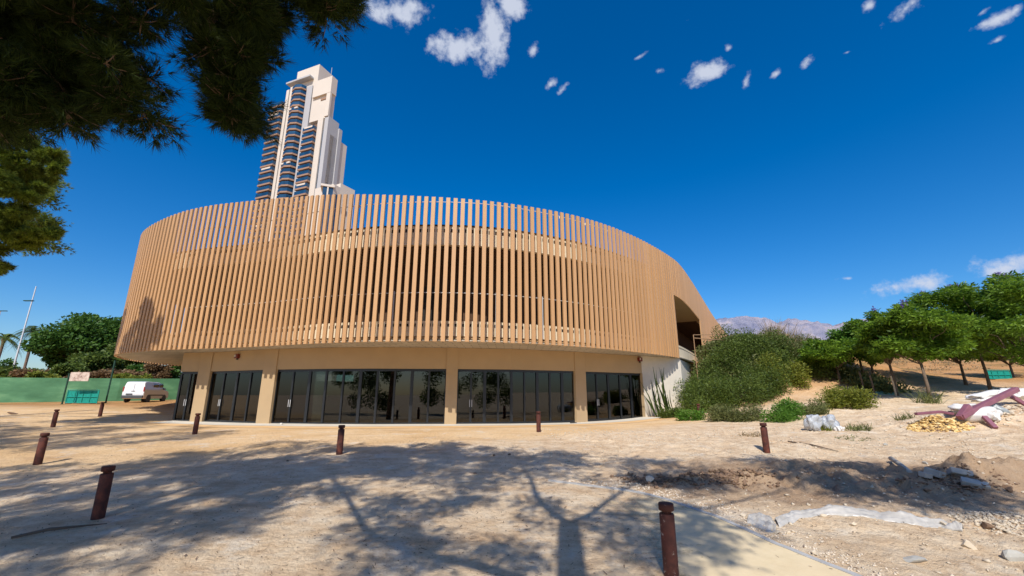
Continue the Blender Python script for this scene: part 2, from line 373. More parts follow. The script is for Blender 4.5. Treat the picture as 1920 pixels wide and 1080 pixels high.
# ------------------------------------------------------------ mountains
M = Mat('hazed_mountain_rock'); M.col(M.ramp(M.noise(.0035, 10, .7), [(.35, srgb(112,116,140)), (.5, srgb(150,148,164)), (.65, srgb(180,166,168))])); M.set(Roughness=1.0)  # distance haze is put into the blue-grey of the rock colour
M.bump(M.noise(.012, 8, .7), 1.0, 60)
mx = np.linspace(-600, 7500, 420); prof = []
PR = [(1180,640),(1300,612),(1345,600),(1365,597),(1390,594),(1410,594),(1435,600),(1450,606),(1475,601),(1500,602),(1530,607),(1552,612),(1575,606),(1600,600),(1640,612),(1690,650),(1720,700)]
MY = 5200.0
pxs = [at_y(u, v, MY) for u, v in PR]
mx = np.linspace(pxs[0].x, pxs[-1].x, 420); top = np.interp(mx, [q.x for q in pxs], [q.z for q in pxs])
rows = 46; V = []
for j in range(rows):
    t = j/(rows-1)
    for i, x in enumerate(mx):
        h = top[i]*(math.sin(min(1, t*1.9)*PI/2)**1.2 if t < .53 else math.cos((t-.53)/.47*PI/2))
        r = (float(vnoise(np.array(x), np.array(j*90.0), .004, 9))-.5)*.22+(float(vnoise(np.array(x), np.array(j*140.0), .011, 10))-.5)*.12+(float(vnoise(np.array(x*1.0), np.array(j*30.0), .03, 11))-.5)*.05
        V.append((x, MY-900+t*1700, h*(1+r*(.35+.65*abs(math.cos(t*1.9*PI/2)) if t < .53 else .3))-15))
V = np.array(V); idx = np.arange(rows*420).reshape(rows, 420)
F = np.stack([idx[:-1, :-1], idx[:-1, 1:], idx[1:, 1:], idx[1:, :-1]], -1).reshape(-1, 4)
tag(npmesh('mountains', V, F, M.m, smooth=False), kind='structure')

# ------------------------------------------------------------ pavilion
M_SLAT = Mat('slat_composite'); geo = M_SLAT.n('ShaderNodeNewGeometry')
c = M_SLAT.ramp(geo.outputs['Random Per Island'], [(0, srgb(186,143,96)), (1, srgb(198,154,106))])
M_SLAT.col(M_SLAT.mix(M_SLAT.math('MULTIPLY', M_SLAT.noise(2, 6, .6, stretch=(6, 6, .5)), .35), c, srgb(184,136,94))); M_SLAT.set(Roughness=.55); M_SLAT = M_SLAT.m
M_PLAST = simple('cream_render', srgb(178,152,116), .85, .05, .8, .15, 30)
M_BAND = simple('cream_band', srgb(224,208,178), .7, .05, 1.5)
M_SOFF = Mat('soffit_panels')
br = M_SOFF.n('ShaderNodeTexBrick'); br.inputs['Scale'].default_value = .55; br.inputs['Mortar Size'].default_value = .012; br.inputs['Color1'].default_value = (*srgb(186,176,160), 1); br.inputs['Color2'].default_value = (*srgb(168,158,142), 1); br.inputs['Mortar'].default_value = (*srgb(110,102,92), 1)
M_SOFF.l(M_SOFF.P(), br.inputs['Vector']); M_SOFF.col(br.outputs[0]); M_SOFF.set(Roughness=.6); M_SOFF = M_SOFF.m
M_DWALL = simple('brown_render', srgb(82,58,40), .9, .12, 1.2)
M_FRAME = simple('anthracite_frame', (.012, .014, .017), .35, .1, 4)
M_STEEL = simple('white_steel', srgb(205,205,205), .4, .05)
M_VENT = simple('vent_dark', (.02, .016, .013), .9, .1)
m = Mat('tinted_glass'); m.col((.012, .016, .016)); m.set(Roughness=.015); m.b.inputs['IOR'].default_value = 1.5
gl = m.n('ShaderNodeBsdfGlossy'); gl.inputs['Roughness'].default_value = .01; tr = m.n('ShaderNodeBsdfTransparent'); tr.inputs[0].default_value = (.3, .36, .34, 1)
fr = m.n('ShaderNodeFresnel'); fr.inputs[0].default_value = 1.65
ms = m.n('ShaderNodeMixShader'); m.l(fr.outputs[0], ms.inputs[0]); m.l(tr.outputs[0], ms.inputs[1]); m.l(gl.outputs[0], ms.inputs[2]); m.l(ms.outputs[0], m.out.inputs[0]); M_GLASS = m.m
M_DARK = simple('dark_interior', (.035, .033, .03), .8, .2)

ctrl = [(-20,62),(-27,55),(-30.3,47),(-31.3,40.3),(-30.7,36),(-29.2,32.2),(-26.8,29.0),(-23.4,26.9),(-20.2,25.7),(-17.0,24.95),(-13.6,23.85),(-10.1,22.5),(-6.7,21.8),(-3.2,21.7),(0,22.35),(4.25,24.4),(8.65,27.9),(12.3,31.6),(14.8,35.3),(20.3,45),(29.1,60.5),(38.9,77)]
def catmull(P, n=24):
    P = [Vector((*p, 0)) for p in P]; out = []
    for i in range(len(P)-1):
        p0 = P[max(i-1, 0)]; p1 = P[i]; p2 = P[i+1]; p3 = P[min(i+2, len(P)-1)]
        for k in range(n):
            t = k/n; out.append(.5*((2*p1)+(p2-p0)*t+(2*p0-5*p1+4*p2-p3)*t*t+(3*p1-p0-3*p2+p3)*t**3))
    return out+[P[-1]]
def resample(P, step):
    out = [P[0]]; acc = 0
    for a, b in zip(P[:-1], P[1:]):
        L = (b-a).length; d = step-acc
        while d <= L: out.append(a.lerp(b, d/L)); d += step
        acc = (acc+L) % step if L else acc
    return out
raw = catmull(ctrl)
# light smoothing of the plan curve
for _ in range(60): raw = [raw[0]]+[(raw[i-1]+raw[i]*2+raw[i+1])/4 for i in range(1, len(raw)-1)]+[raw[-1]]
PATH = resample(raw, .403)
NP_ = len(PATH)
def tang(i): return (PATH[min(i+1, NP_-1)]-PATH[max(i-1, 0)]).normalized()
def outw(i): t = tang(i); return Vector((t.y, -t.x, 0))
def inset(d, i): return PATH[i]-outw(i)*d
ZB = 4.25
ZTX = [-31,-26.8,-23.4,-20.2,-16.8,-13.5,-10.1,-6.7,-3.2,0,4.25,8.65,12.3,14.8,20,39]
ZTZ = [12.85,12.95,13.3,13.53,13.55,13.28,12.78,12.38,12.14,12.1,12.25,12.28,11.98,12.05,12.2,12.3]
def ztop(x): return sum(float(np.interp(x+d, ZTX, ZTZ)) for d in (-2, -1, 0, 1, 2))/5
bd = empty('pavilion_building', (-3.2, 25, 0), 0, 'curved two storey pavilion wrapped in tan vertical slats over a glazed ground floor', 'building')
def child(o): o.parent = bd; o.matrix_parent_inverse = bd.matrix_world.inverted() if False else Matrix.Translation((3.2, -25, 0)); return o
OP0, OP1 = 12.25, 18.9
sm_ = MB()
for i in range(NP_):
    p = PATH[i]; t = tang(i); n = outw(i); zt = ztop(p.x); zb = ZB
    if OP0 < p.x < OP1 and p.y > 30: zb = 9.0
    sm_.box((p.x, p.y, (zb+zt)/2), (.212, .1, zt-zb), math.atan2(t.y, t.x))
child(sm_.build('slat_screen', M_SLAT))
def ring(d0, d1, z0, z1, i0=0, i1=None, step=2):
    i1 = NP_-1 if i1 is None else i1; mb = MB(); ids = list(range(i0, i1+1, step)); vs = []; fs = []
    for i in ids:
        a = inset(d0, i); b = inset(d1, i); vs += [(a.x, a.y, z0), (a.x, a.y, z1), (b.x, b.y, z1), (b.x, b.y, z0)]
    for k in range(len(ids)-1):
        for q in range(4): fs.append((k*4+q, (k+1)*4+q, (k+1)*4+(q+1) % 4, k*4+(q+1) % 4))
    fs.append((0, 1, 2, 3)); k = (len(ids)-1)*4; fs.append((k+3, k+2, k+1, k))
    return mb.add(vs, fs)
child(ring(.55, .8, 4.6, 5.4).build('floor_band', M_BAND))
child(ring(.55, .8, 9.65, 10.75).build('roof_band', M_BAND))
child(ring(.5, .85, 10.75, 10.82).build('roof_coping', M_DARK))
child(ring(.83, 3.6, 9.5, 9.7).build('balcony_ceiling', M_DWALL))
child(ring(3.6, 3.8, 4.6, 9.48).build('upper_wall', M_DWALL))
vb = MB()
for (z, zz) in ((5.1, 5.26), (10.38, 10.58)):
    for i in range(20, NP_-60):
        for q in (0, .5):
            a = inset(.55, i).lerp(inset(.55, i+1), q); t = tang(i)
            vb.box((a.x, a.y, (z+zz)/2), (.1, .012, zz-z), math.atan2(t.y, t.x))
child(vb.build('vent_slots', M_VENT))
# dark doors of the upper floor seen behind the slats
for u in (575, 775, 1130):
    k = min(range(NP_), key=lambda i: abs((PATH[i].x/PATH[i].y)-(ray(u, 560).x/ray(u, 560).y)))
    a = inset(3.55, k); t = tang(k); o = MB().box((a.x, a.y, 6.7), (1.0, .1, 2.6), math.atan2(t.y, t.x)).build('upper_door', M_VENT); child(o)
# steel rails on the slab edges
def rail(z, d, r, i0, i1): return MB().tube([(*(inset(d, i).xy), z) for i in range(i0, i1, 3)], r, 6)
IO = next(i for i in range(NP_) if PATH[i].x > 11.6 and PATH[i].y > 28)
rl = rail(6.9, .42, .022, 20, IO)
for i in range(22, IO, 7):
    a = inset(.42, i); rl.box((a.x, a.y, 5.8), (.06, .03, 2.4), math.atan2(tang(i).y, tang(i).x))
child(rl.build('balustrade', M_STEEL))
rl = rail(12.05, .22, .022, 60, NP_-70)
for i in range(62, NP_-70, 5):
    a = inset(.22, i); rl.box((a.x, a.y, 11.98), (.07, .06, .14))
child(rl.build('top_rail', M_STEEL))
def cap(d, z, i0=0, i1=None, flip=False):
    pts = [inset(d, i) for i in range(i0, (i1 or NP_), 2)]
    extra = [Vector((48, 74, 0)), Vector((30, 84, 0)), Vector((-5, 74, 0))]
    P = pts+extra
    vs = [(p.x, p.y, z) for p in P]+[(p.x, p.y, z+.06) for p in P]; n = len(P)
    fs = [tuple(range(n-1, -1, -1)), tuple(range(n, 2*n))]+[(i, (i+1) % n, n+(i+1) % n, n+i) for i in range(n)]
    return MB().add(vs, fs)
child(cap(.13, 4.3).build('soffit', M_SOFF))
child(cap(.5, 4.45).build('floor_slab', M_PLAST))
child(cap(.82, 10.5).build('roof_slab', M_PLAST))
# rear of the building, closing the loop
child(MB().prism([(-5,74),(30,84),(48,74),(48.3,74.2),(30,84.4),(-5.1,74.3)][::-1], 0, 12).build('rear_wall', M_PLAST))
# recess of the opening on the right flank
ii = [i for i in range(NP_) if OP0-.6 < PATH[i].x < OP1+.6 and PATH[i].y > 30]
child(ring(.1, 3.58, 9.05, 9.2, ii[0], ii[-1], 1).build('recess_ceiling', M_PLAST))
child(ring(3.2, 3.55, 4.6, 9.04, ii[0]+22, ii[-1], 1).build('recess_wall', M_PLAST))
child(ring(.35, .5, 4.36, 5.05, ii[0]-1, ii[-1], 1).build('recess_parapet', M_BAND))
gg = ring(3.35, 3.4, 5.0, 9.0, ii[0]-2, ii[0]+22, 1); child(gg.build('recess_glazing', M_DARK))
mm = MB()
for i in range(ii[0]-1, ii[0]+22, 3):
    a = inset(3.3, i); t = tang(i); mm.box((a.x, a.y, 6.4), (.09, .06, 4.0), math.atan2(t.y, t.x))
child(mm.build('recess_mullion', M_STEEL))
# ground floor wall line
WALL = [(-21.45,28.1),(-20.15,27.95),(-19.25,27.75),(-14.85,25.95),(-13.95,25.7),(-10.7,24.95),(-7.66,24.75),(-3.8,25.1),(-3.15,25.2),(0.0,25.7),(3.95,27.4),(4.7,27.95),(9.1,30.4),(12.62,32.35),(15.0,36.6),(27,58)]
def wallbox(mb, a, b, z0, z1, d0, d1, e0=0, e1=0):   # d: distances behind the line, e: end extensions
    a = Vector(a); b = Vector(b); t = (b-a).normalized(); n = Vector((-t.y, t.x)); a = a-t*e0; b = b+t*e1
    q = [a+n*d0, b+n*d0, b+n*d1, a+n*d1]
    return mb.prism([(p.x, p.y) for p in q], z0, z1)
zt_g = 3.08
BAYS = [(0,1,2),(2,3,4),(4,7,7),(8,10,8),(11,12,4)]
fas = MB()
for k in range(0, 12): wallbox(fas, WALL[k], WALL[k+1], zt_g, 4.29, 0, .3, .0, .0)
child(fas.build('fascia_wall', M_PLAST))
wl = MB()
for k in (12, 13, 14): wallbox(wl, WALL[k], WALL[k+1], -.6, 4.29 if k == 12 else 4.2, 0, .3)
child(wl.build('end_wall', simple('white_render', srgb(214,204,186), .85, .05)))
for (k, w) in ((1, 0), (3, 0), (7, 0), (10, 0)):
    child(wallbox(MB(), WALL[k], WALL[k+1], -.25, 4.295, -.06, .45).build('column', M_PLAST))
child(wallbox(MB(), (WALL[12][0]-.05, WALL[12][1]-.03), WALL[12], -.2, zt_g, -.03, .3).build('column', M_PLAST))
def bay(pts, ns):
    fr_ = MB(); pn = MB(); plinth = MB()
    for (a, b), n in zip(zip(pts[:-1], pts[1:]), ns):
        a = Vector(a); b = Vector(b); t = (b-a).normalized(); L = (b-a).length
        wallbox(fr_, a, b, -.05, .1, .12, .22); wallbox(fr_, a, b, zt_g-.14, zt_g, .12, .22)
        for k in range(n+1):
            c = a+t*(L*k/n); w = .05 if 0 < k < n else .035
            w2 = w*(1.7 if k % 2 == 0 else 1)
            wallbox(fr_, c-t*w2, c+t*w2, .1, zt_g-.14, .11, .23)
        wallbox(pn, a, b, .1, zt_g-.14, .165, .175)
    o = fr_.build('glass_bay', M_FRAME); child(o)
    q = pn.build('pane', M_GLASS); q.parent = o
    a = Vector(pts[0]); b = Vector(pts[1]); t = (b-a).normalized(); L = (b-a).length; c = a+t*(L/ns[0])
    hb = MB()
    for sg in (-1, 1): p_ = c+t*sg*.06; wallbox(hb, p_-t*.012, p_+t*.012, .95, 1.35, .04, .07)
    hq = hb.build('door_pull', M_STEEL); hq.parent = o
    return o
bay(WALL[0:2], [2]); bay(WALL[2:4], [4]); bay(WALL[4:8], [3,3,4]); bay(WALL[8:11], [4,5]); bay(WALL[11:13], [5])
# interior
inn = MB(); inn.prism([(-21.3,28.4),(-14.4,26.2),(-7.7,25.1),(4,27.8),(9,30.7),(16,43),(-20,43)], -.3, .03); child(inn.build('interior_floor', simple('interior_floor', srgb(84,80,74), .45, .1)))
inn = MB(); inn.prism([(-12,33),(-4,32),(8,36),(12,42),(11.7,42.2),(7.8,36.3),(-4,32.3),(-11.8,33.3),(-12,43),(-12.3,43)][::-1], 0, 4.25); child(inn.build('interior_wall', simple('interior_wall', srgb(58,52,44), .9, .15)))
M_ICOL = simple('interior_column', srgb(150,142,128), .9, .1)
for x, y in ((-9,28.5),(-2,29),(3,31),(-16,32),(-19,36)): child(MB().box((x, y, 2.1), (.4, .4, 4.2)).build('interior_column', M_ICOL))
o = MB().box((-5.5, 28, .75), (.5, .25, .5)).build('interior_cabinet', simple('red_panel', srgb(190,40,30), .5, .05)); child(o)
child(wallbox(MB(), (-21.2,43), (-21.45,28.1), zt_g, 4.29, 0, .3).build('side_fascia', M_PLAST))
for k in range(8): child(MB().box((-21.3, 30+k*1.8, 1.6), (.12, .1, 3.0)).build('side_mullion', M_FRAME))
# wall lamps
M_RED = simple('dark_red_enamel', srgb(110,30,20), .4, .1); M_WHT = simple('white_lens', srgb(190,185,175), .3, .03)
for (u, v) in ((447, 668), (1203, 674)):
    r = ray(u, v); k = r.x/r.y
    a, b = ((WALL[2], WALL[3]) if u < 900 else (WALL[11], WALL[12])); a = Vector(a); b = Vector(b); den = (b.x-a.x)-k*(b.y-a.y)
    best = a.lerp(b, min(.96, max(.04, (k*a.y-a.x)/den))); tt = (b-a).normalized()
    z = EYE+r.z/r.y*best.y; n = Vector((tt.y, -tt.x)); az = math.atan2(tt.y, tt.x)
    o = MB().box((best.x+n.x*.09, best.y+n.y*.09, z), (.3, .18, .26), az).build('wall_lamp', M_RED, bevel=.01); child(o)
    q = MB().box((best.x+n.x*.185-tt.x*.06, best.y+n.y*.185-tt.y*.06, z+.02), (.12, .02, .14), az).build('lamp_lens', M_WHT); q.parent = o
    q = MB().box((best.x+n.x*.05, best.y+n.y*.05, z-.17), (.08, .1, .1), az).build('bracket', M_DARK); q.parent = o
# apron slab in front of the glazing
wp = dense([Vector(p) for p in WALL[:13]], .5) if False else dense(WALL[:13], .5)
ap_o = offs(wp, -1.5); ap_i = offs(wp, .2)
strip('apron', ap_o, ap_i, M_APRON, .02, sub=4)
strip('sand_strip', offs(wp, -2.6), offs(wp, -1.48), simple('orange_sand', srgb(222,180,126), .95, .08, 2), .012, sub=3)

# ------------------------------------------------------------ residential tower
M_TW = simple('tower_white', srgb(204,192,178), .8, .04, .1)
M_TG = simple('tower_grey', srgb(172,170,170), .8, .05, .1)
M_TP = simple('tower_tan', srgb(150,118,96), .85, .05, .2)
m = Mat('blue_balcony_glass'); m.col(m.ramp(m.noise(.3, 2), [(.35, (.006,.035,.08)), (.7, (.015,.075,.16))])); m.set(Roughness=.3); M_TB = m.m
TD = 183.0
tw0 = ray(599.5, 370); ta0 = math.atan2(tw0.x, tw0.y)
TO = Vector((math.sin(ta0)*TD, math.cos(ta0)*TD, 0))                  # front corner between the two faces
TA = Vector((-.93, .37, 0)).normalized(); TB_ = Vector((.37, .93, 0)).normalized()   # along the balcony face / along the side face
def fa(u, v, dirv):                                                   # distance along a face where a sight line meets it
    r = ray(u, v); k = r.x/r.y
    return (k*TO.y-TO.x)/(dirv.x-k*dirv.y)
def tz(u, v, y): r = ray(u, v); return EYE+r.z/r.y*y
tower = empty('residential_tower', TO, 0, 'tall cream residential tower with stacked blue balconies rising behind the pavilion', 'tower block')
def tl(a, b, z): return TA*a+TB_*b+Vector((0, 0, z))
def tbox(mb, a0, a1, b0, b1, z0, z1):
    vs = [tl(a, b, z) for z in (z0, z1) for a, b in ((a0, b0), (a1, b0), (a1, b1), (a0, b1))]
    return mb.add(vs, [(0,1,2,3),(7,6,5,4),(0,4,5,1),(1,5,6,2),(2,6,7,3),(3,7,4,0)])
A = {k: fa(k, 370, TA) for k in (487, 510, 522, 546, 557, 579, 589, 592.5)}
Bs = {k: fa(k, v, TB_) for k, v in ((624, 337), (639.5, 255), (635, 142), (626, 225))}
HT = 133.0; FL = 3.1
def zfor(u, v, a=0, b=0):
    p = TO+TA*a+TB_*b; return tz(u, v, p.y)
zr = zfor(594, 224, A[579]); zL = zfor(520, 190, A[510]); zc = zfor(565, 152, A[546]); zbk = zfor(637, 246, 0, Bs[624]+2)
ztop_t = zfor(600, 134, A[579], 8); zup = zfor(618, 142, 0, 0)
body = MB(); dB = Bs[624]; print('tower', A, Bs, zr, zL, zc, zbk, ztop_t, zup)
tbox(body, A[487], 0, 1.6, dB+6, 0, zr-8); tbox(body, A[546]+.5, A[510]+3, 1.6, dB+6, zr-8.2, zL+3)
tower_part = lambda mb, name, mat: mb.build(name, mat, tower)
tower_part(body, 'tower_body', M_TW)
# white fins with a dark slit
tower_part(tbox(MB(), A[510], A[510]+(A[522]-A[510])*.42, -.6, 3, 0, zc-2), 'fin', M_TW)
tower_part(tbox(MB(), A[522]-(A[522]-A[510])*-.0+(A[510]-A[522])*.42, A[522], -.6, 3, 0, zc-1), 'fin', M_TW)
tower_part(tbox(MB(), A[522]+(A[510]-A[522])*.6, A[522]+(A[510]-A[522])*.4, .2, 2, 0, zc-3), 'window_slit', M_TB)
tower_part(tbox(MB(), A[546], A[557], .4, 3, 0, zc-3), 'grey_strip', M_TG)
tower_part(tbox(MB(), A[579], A[589], -.3, 3, 0, zr), 'fin', M_TW)
tower_part(tbox(MB(), A[589], A[592.5], .35, 2, 0, zr-6), 'window_slit', M_TB)
tower_part(tbox(MB(), A[592.5], 0, -.3, dB, 0, zr), 'side_block', M_TG)  # grey puts the weaker light on the side and rear blocks into the colour
tower_part(tbox(MB(), -.5, 4, dB, Bs[639.5], 0, zbk), 'rear_block', M_TG)
tower_part(tbox(MB(), .8, A[557]-1, .2, Bs[626], zr, zup-2), 'upper_block', M_TW)
tower_part(tbox(MB(), .2, A[557]-2, -.8, Bs[635], zup-9, zup-.5), 'crown_block', M_TW)
tower_part(tbox(MB(), 1.2, 6.4, -.1, .18, zup-11.2, zup-10.2), 'crown_slot', M_TP)
tower_part(tbox(MB(), .2, 2.4, -.75, .15, zr+.02, zup-9.1), 'crown_pier', M_TW)
tower_part(tbox(MB(), A[557]-2, A[522]+.5, 1, 12, zc-4, ztop_t), 'plant_room', M_TW)
tower_part(tbox(MB(), A[557]+.5, A[510], -1.5, 3, zc+.8, zc+1.6), 'roof_canopy', M_TG)
mb = MB().tube([TA*2+Vector((0,0,zup-1)), TA*2+Vector((0,0,zup+5))], .12, 5); mb.build('antenna', M_TG, tower)
def balcony_stack(a0, a1, z1, dep, curved):
    n = int(z1/FL); gl_ = MB(); sl_ = MB(); wl_ = MB()
    for k in range(12, n):
        z = k*FL; am = (a0+a1)/2; w = abs(a1-a0)
        if curved: prof = [(a0, 0), (a0+(a1-a0)*.12, -dep*.8), (am, -dep*1.15), (a1-(a1-a0)*.12, -dep*.8), (a1, 0)]
        else: prof = [(a0, 0), (a0, -dep), (a1, -dep), (a1, 0)]
        def pr(mb, z0, z1_, sc=1):
            pts = [tl(am+(a-am)*sc, b*sc+.3, 0) for a, b in prof]; m_ = len(pts)
            vs = [(p.x, p.y, z0) for p in pts]+[(p.x, p.y, z1_) for p in pts]
            mb.add(vs, [tuple(range(m_)), tuple(range(2*m_-1, m_-1, -1))]+[(i, m_+i, m_+(i+1) % m_, (i+1) % m_) for i in range(m_)])
        pr(sl_, z, z+.75); pr(gl_, z+.76, z+2.35, .98)
        if (k*7+int(a0*3)) % 9 == 0: tbox(MB(), a0+(a1-a0)*.15, a1-(a1-a0)*.15, -dep*.9, -dep*.6, z+1.7, z+2.5).build('awning', M_TW, tower)
    s_ = sl_.build('balcony_slabs', M_TP, tower); gl_.build('balcony_glass', M_TB, tower)
    tower_part(tbox(MB(), a0+.2*(1 if a1 > a0 else -1), a1-.2*(1 if a1 > a0 else -1), 1.2, 1.55, 0, z1-.5), 'balcony_recess', simple('recess_brown', srgb(120,92,74), .8, .2, .5))
balcony_stack(A[487], A[510]+.1, zL, 2.4, False)
balcony_stack(A[522]-.1, A[546], zc, 2.6, True)
balcony_stack(A[557]-.1, A[579], zr-.5, 2.2, False)
# neighbour in front of its foot
def along(u, v, D): r = ray(u, v); a = math.atan2(r.x, r.y); return Vector((math.sin(a)*D, math.cos(a)*D, 0)), EYE+r.z/math.hypot(r.x, r.y)*D
pA, zA = along(607, 341, 150); pB, _ = along(626, 345, 150); pC, zC = along(638, 354, 152); pD, zD = along(664, 372, 156); pE, zE = along(640, 352, 152)
apt = empty('apartment_block', pB, 0, 'lower beige apartment block with dark blue corner glazing at the foot of the tower', 'building')
def abox(name, mat, p, q, dep, z0, z1):
    t = (q-p).normalized(); n = Vector((-t.y, t.x, 0)); P = [p-pB, q-pB, q-pB+n*dep, p-pB+n*dep]
    return MB().prism([(a.x, a.y) for a in P], z0, z1).build(name, mat, apt)
abox('glazed_block', M_TB, pA, pB, 8, 0, zA-1.6); abox('roof_slab', M_TW, pA-Vector((.6,.6,0)), pB+Vector((.6,-.4,0)), 9, zA-1.6, zA-.8)
abox('corner_pier', M_TW, pA.lerp(pB, .45)-Vector((0,.4,0)), pA.lerp(pB, .6)-Vector((0,.4,0)), 3, 0, zA-1.6)
abox('wall_block', M_TW, pB, pC, 9, 0, zC+.5); abox('wall_block', M_TW, pC, pD, 10, 0, zD+3.2)
for k in range(4): abox('window', M_TB, pC.lerp(pD, .05+.22*k)-Vector((0,.3,0)), pC.lerp(pD, .16+.22*k)-Vector((0,.3,0)), .2, zD-8, zD-6.2)
abox('window', M_TB, pB.lerp(pC, .3)-Vector((0,.3,0)), pB.lerp(pC, .8)-Vector((0,.3,0)), .2, 30, zC-3)

# ------------------------------------------------------------ foliage builders
M_BARK = simple('bark_grey', srgb(104,88,72), .95, .3, 6, .8, 25)
M_BARKP = simple('pine_bark', srgb(122,98,80), .95, .35, 5, .9, 18)
M_PINE = leafmat('pine_needles', (.004,.010,.003), (.055,.08,.014), .12, .6, .1)  # canopy shade is put into this dark needle colour
M_PINEL = leafmat('sunny_pine_needles', (.016,.03,.005), (.25,.32,.035), .3, .55)  # lit copy of the needles, sunlight put into the colour
M_JAC = leafmat('jacaranda_leaf', (.02,.06,.008), (.2,.32,.025), .4)
M_BROAD = leafmat('broad_leaf', (.025,.075,.012), (.1,.19,.03), .3)
M_SHRUB = leafmat('shrub_leaf', (.03,.06,.012), (.15,.2,.035), .3)
M_LIME = leafmat('lime_leaf', (.05,.14,.015), (.16,.3,.04), .35)
M_OLIVE = leafmat('olive_leaf', (.08,.1,.03), (.2,.21,.07), .3)
M_YEL = leafmat('yellow_green_leaf', (.1,.13,.015), (.26,.27,.04), .35)
M_SCRUB = leafmat('reddish_scrub', (.09,.05,.02), (.3,.19,.09), .25)
M_DRY = leafmat('dry_stalks', (.2,.14,.07), (.42,.32,.18), .3)
M_PURP = leafmat('purple_flowers', (.14,.07,.3), (.28,.16,.55), .3)
def leafcloud(C, Rr, n, size, asp=.5, droop=0.0, sd=1):
    """n leaf quads scattered round centres C (k,3) with radii Rr (k,3)"""
    r = np.random.default_rng(sd); k = len(C); w = (Rr.prod(1))**(2/3); idx = r.choice(k, n, p=w/w.sum())
    d = nrm(r.normal(size=(n, 3))); rad = r.random((n, 1))**(1/2.2)
    P = C[idx]+d*rad*Rr[idx]
    a = nrm(r.normal(size=(n, 3))*np.array([1, 1, .45])+d*.5-np.array([0, 0, droop])); b = nrm(np.cross(a, r.normal(size=(n, 3))))
    s = size*(.6+.8*r.random((n, 1)))
    q = np.stack([P, P+a*s*.5+b*s*asp*.5, P+a*s, P+a*s*.5-b*s*asp*.5], 1)
    return q.reshape(-1, 3), np.arange(n*4).reshape(n, 4)
def limb_tube(mb, a, b, r0, r1, sag=.1, sd=0, n=5, sides=5):
    rr = random.Random(sd); a = Vector(a); b = Vector(b); L = (b-a).length
    mid = [a.lerp(b, k/n)+Vector((rr.uniform(-1, 1), rr.uniform(-1, 1), rr.uniform(-1, 1)))*L*.045*(1 if 0 < k < n else 0)+Vector((0, 0, -sag*L*math.sin(PI*k/n))) for k in range(n+1)]
    mb.tube(mid, [r0+(r1-r0)*k/n for k in range(n+1)], sides); return mid
def broadleaf(name, label, cat, x, y, h, rad, cb, mat, nleaf, size, sd, group=None, trunk=.11, lean=(0, 0), clumps=16, flat=.8, flowers=0, asp=.5, zo=None, stems=1, cs=(.24, .42)):
    z0 = g(x, y)-.05 if zo is None else zo
    t = empty(name, (x, y, z0), 0, label, cat, group); rr = random.Random(sd); cz = (cb+h)/2; ch = (h-cb)/2
    cx, cy = lean[0]*cz, lean[1]*cz
    C = []; Rr = []
    for k in range(clumps):
        for _ in range(20):
            p = Vector((rr.gauss(0, 1), rr.gauss(0, 1), rr.gauss(0, 1))).normalized()*rr.uniform(.45, .8)
            if p.z > -.62: break
        s = rr.uniform(*cs)
        C.append((cx+p.x*rad, cy+p.y*rad, cz+p.z*ch)); Rr.append((rad*s, rad*s, ch*s*flat))
    C.append((cx, cy, cz)); Rr.append((rad*.4, rad*.4, ch*.4))
    C = np.array(C); Rr = np.array(Rr)
    V, F = leafcloud(C, Rr, nleaf, size, asp, .1, sd)
    npmesh('crown', V, F, mat, t)
    mb = MB(); fork = Vector((cx*.75, cy*.75, cb+(h-cb)*.08))
    base = [(0, 0, 0)] if stems == 1 else [(rr.uniform(-.2, .2), rr.uniform(-.2, .2), 0) for _ in range(stems)]
    for bpt in base:
        mb.tube([bpt, (fork.x*.4+bpt[0]*.6+rr.uniform(-.05, .05), fork.y*.4+bpt[1]*.6, fork.z*.45), fork], [trunk*1.15, trunk*.85, trunk*.7], 9)
    for k in range(min(clumps, 12)):
        limb_tube(mb, fork, C[k], trunk*.45, trunk*.12, -.06, sd+k)
    mb.build('trunk', M_BARK, t, smooth=True)
    if flowers:
        up = C[C[:, 2] > cz]; sel = up[np.argsort(-up[:, 2])][:flowers]
        V, F = leafcloud(sel+np.array([0, 0, 1])*Rr[0][2]*1.0, np.full((len(sel), 3), .17)*np.array([1, 1, 1.3]), 60*len(sel), .09, .8, 0, sd+5)
        npmesh('blossom', V, F, M_PURP, t)
    return t
def shrub(name, label, cat, p, rx, ry, h, mat, nleaf, size, sd, group=None, asp=.4, clumps=9, stem=True):
    z0 = g(p[0], p[1]); t = empty(name, (p[0], p[1], z0), 0, label, cat, group); rr = random.Random(sd); C = []; Rr = []
    for k in range(clumps):
        a = rr.uniform(0, 2*PI); q = math.sqrt(rr.random())*.75; hh = h*rr.uniform(.25, .72)
        gx, gy = rx*q*math.cos(a), ry*q*math.sin(a); gz = g(p[0]+gx, p[1]+gy)-z0
        C.append((gx, gy, gz+hh*.9)); Rr.append((rx*.42, ry*.42, h*.33))
        C.append((gx, gy, gz+hh*.35)); Rr.append((rx*.4, ry*.4, h*.3))
    V, F = leafcloud(np.array(C), np.array(Rr), nleaf, size, asp, -.25, sd); npmesh('foliage', V, F, mat, t)
    if stem:
        mb = MB()
        for k in range(6): limb_tube(mb, (rr.uniform(-.15, .15)*rx, rr.uniform(-.15, .15)*ry, -.05), C[k*2], .03, .008, 0, sd+k, 4, 4)
        mb.build('stems', M_BARK, t)
    return t
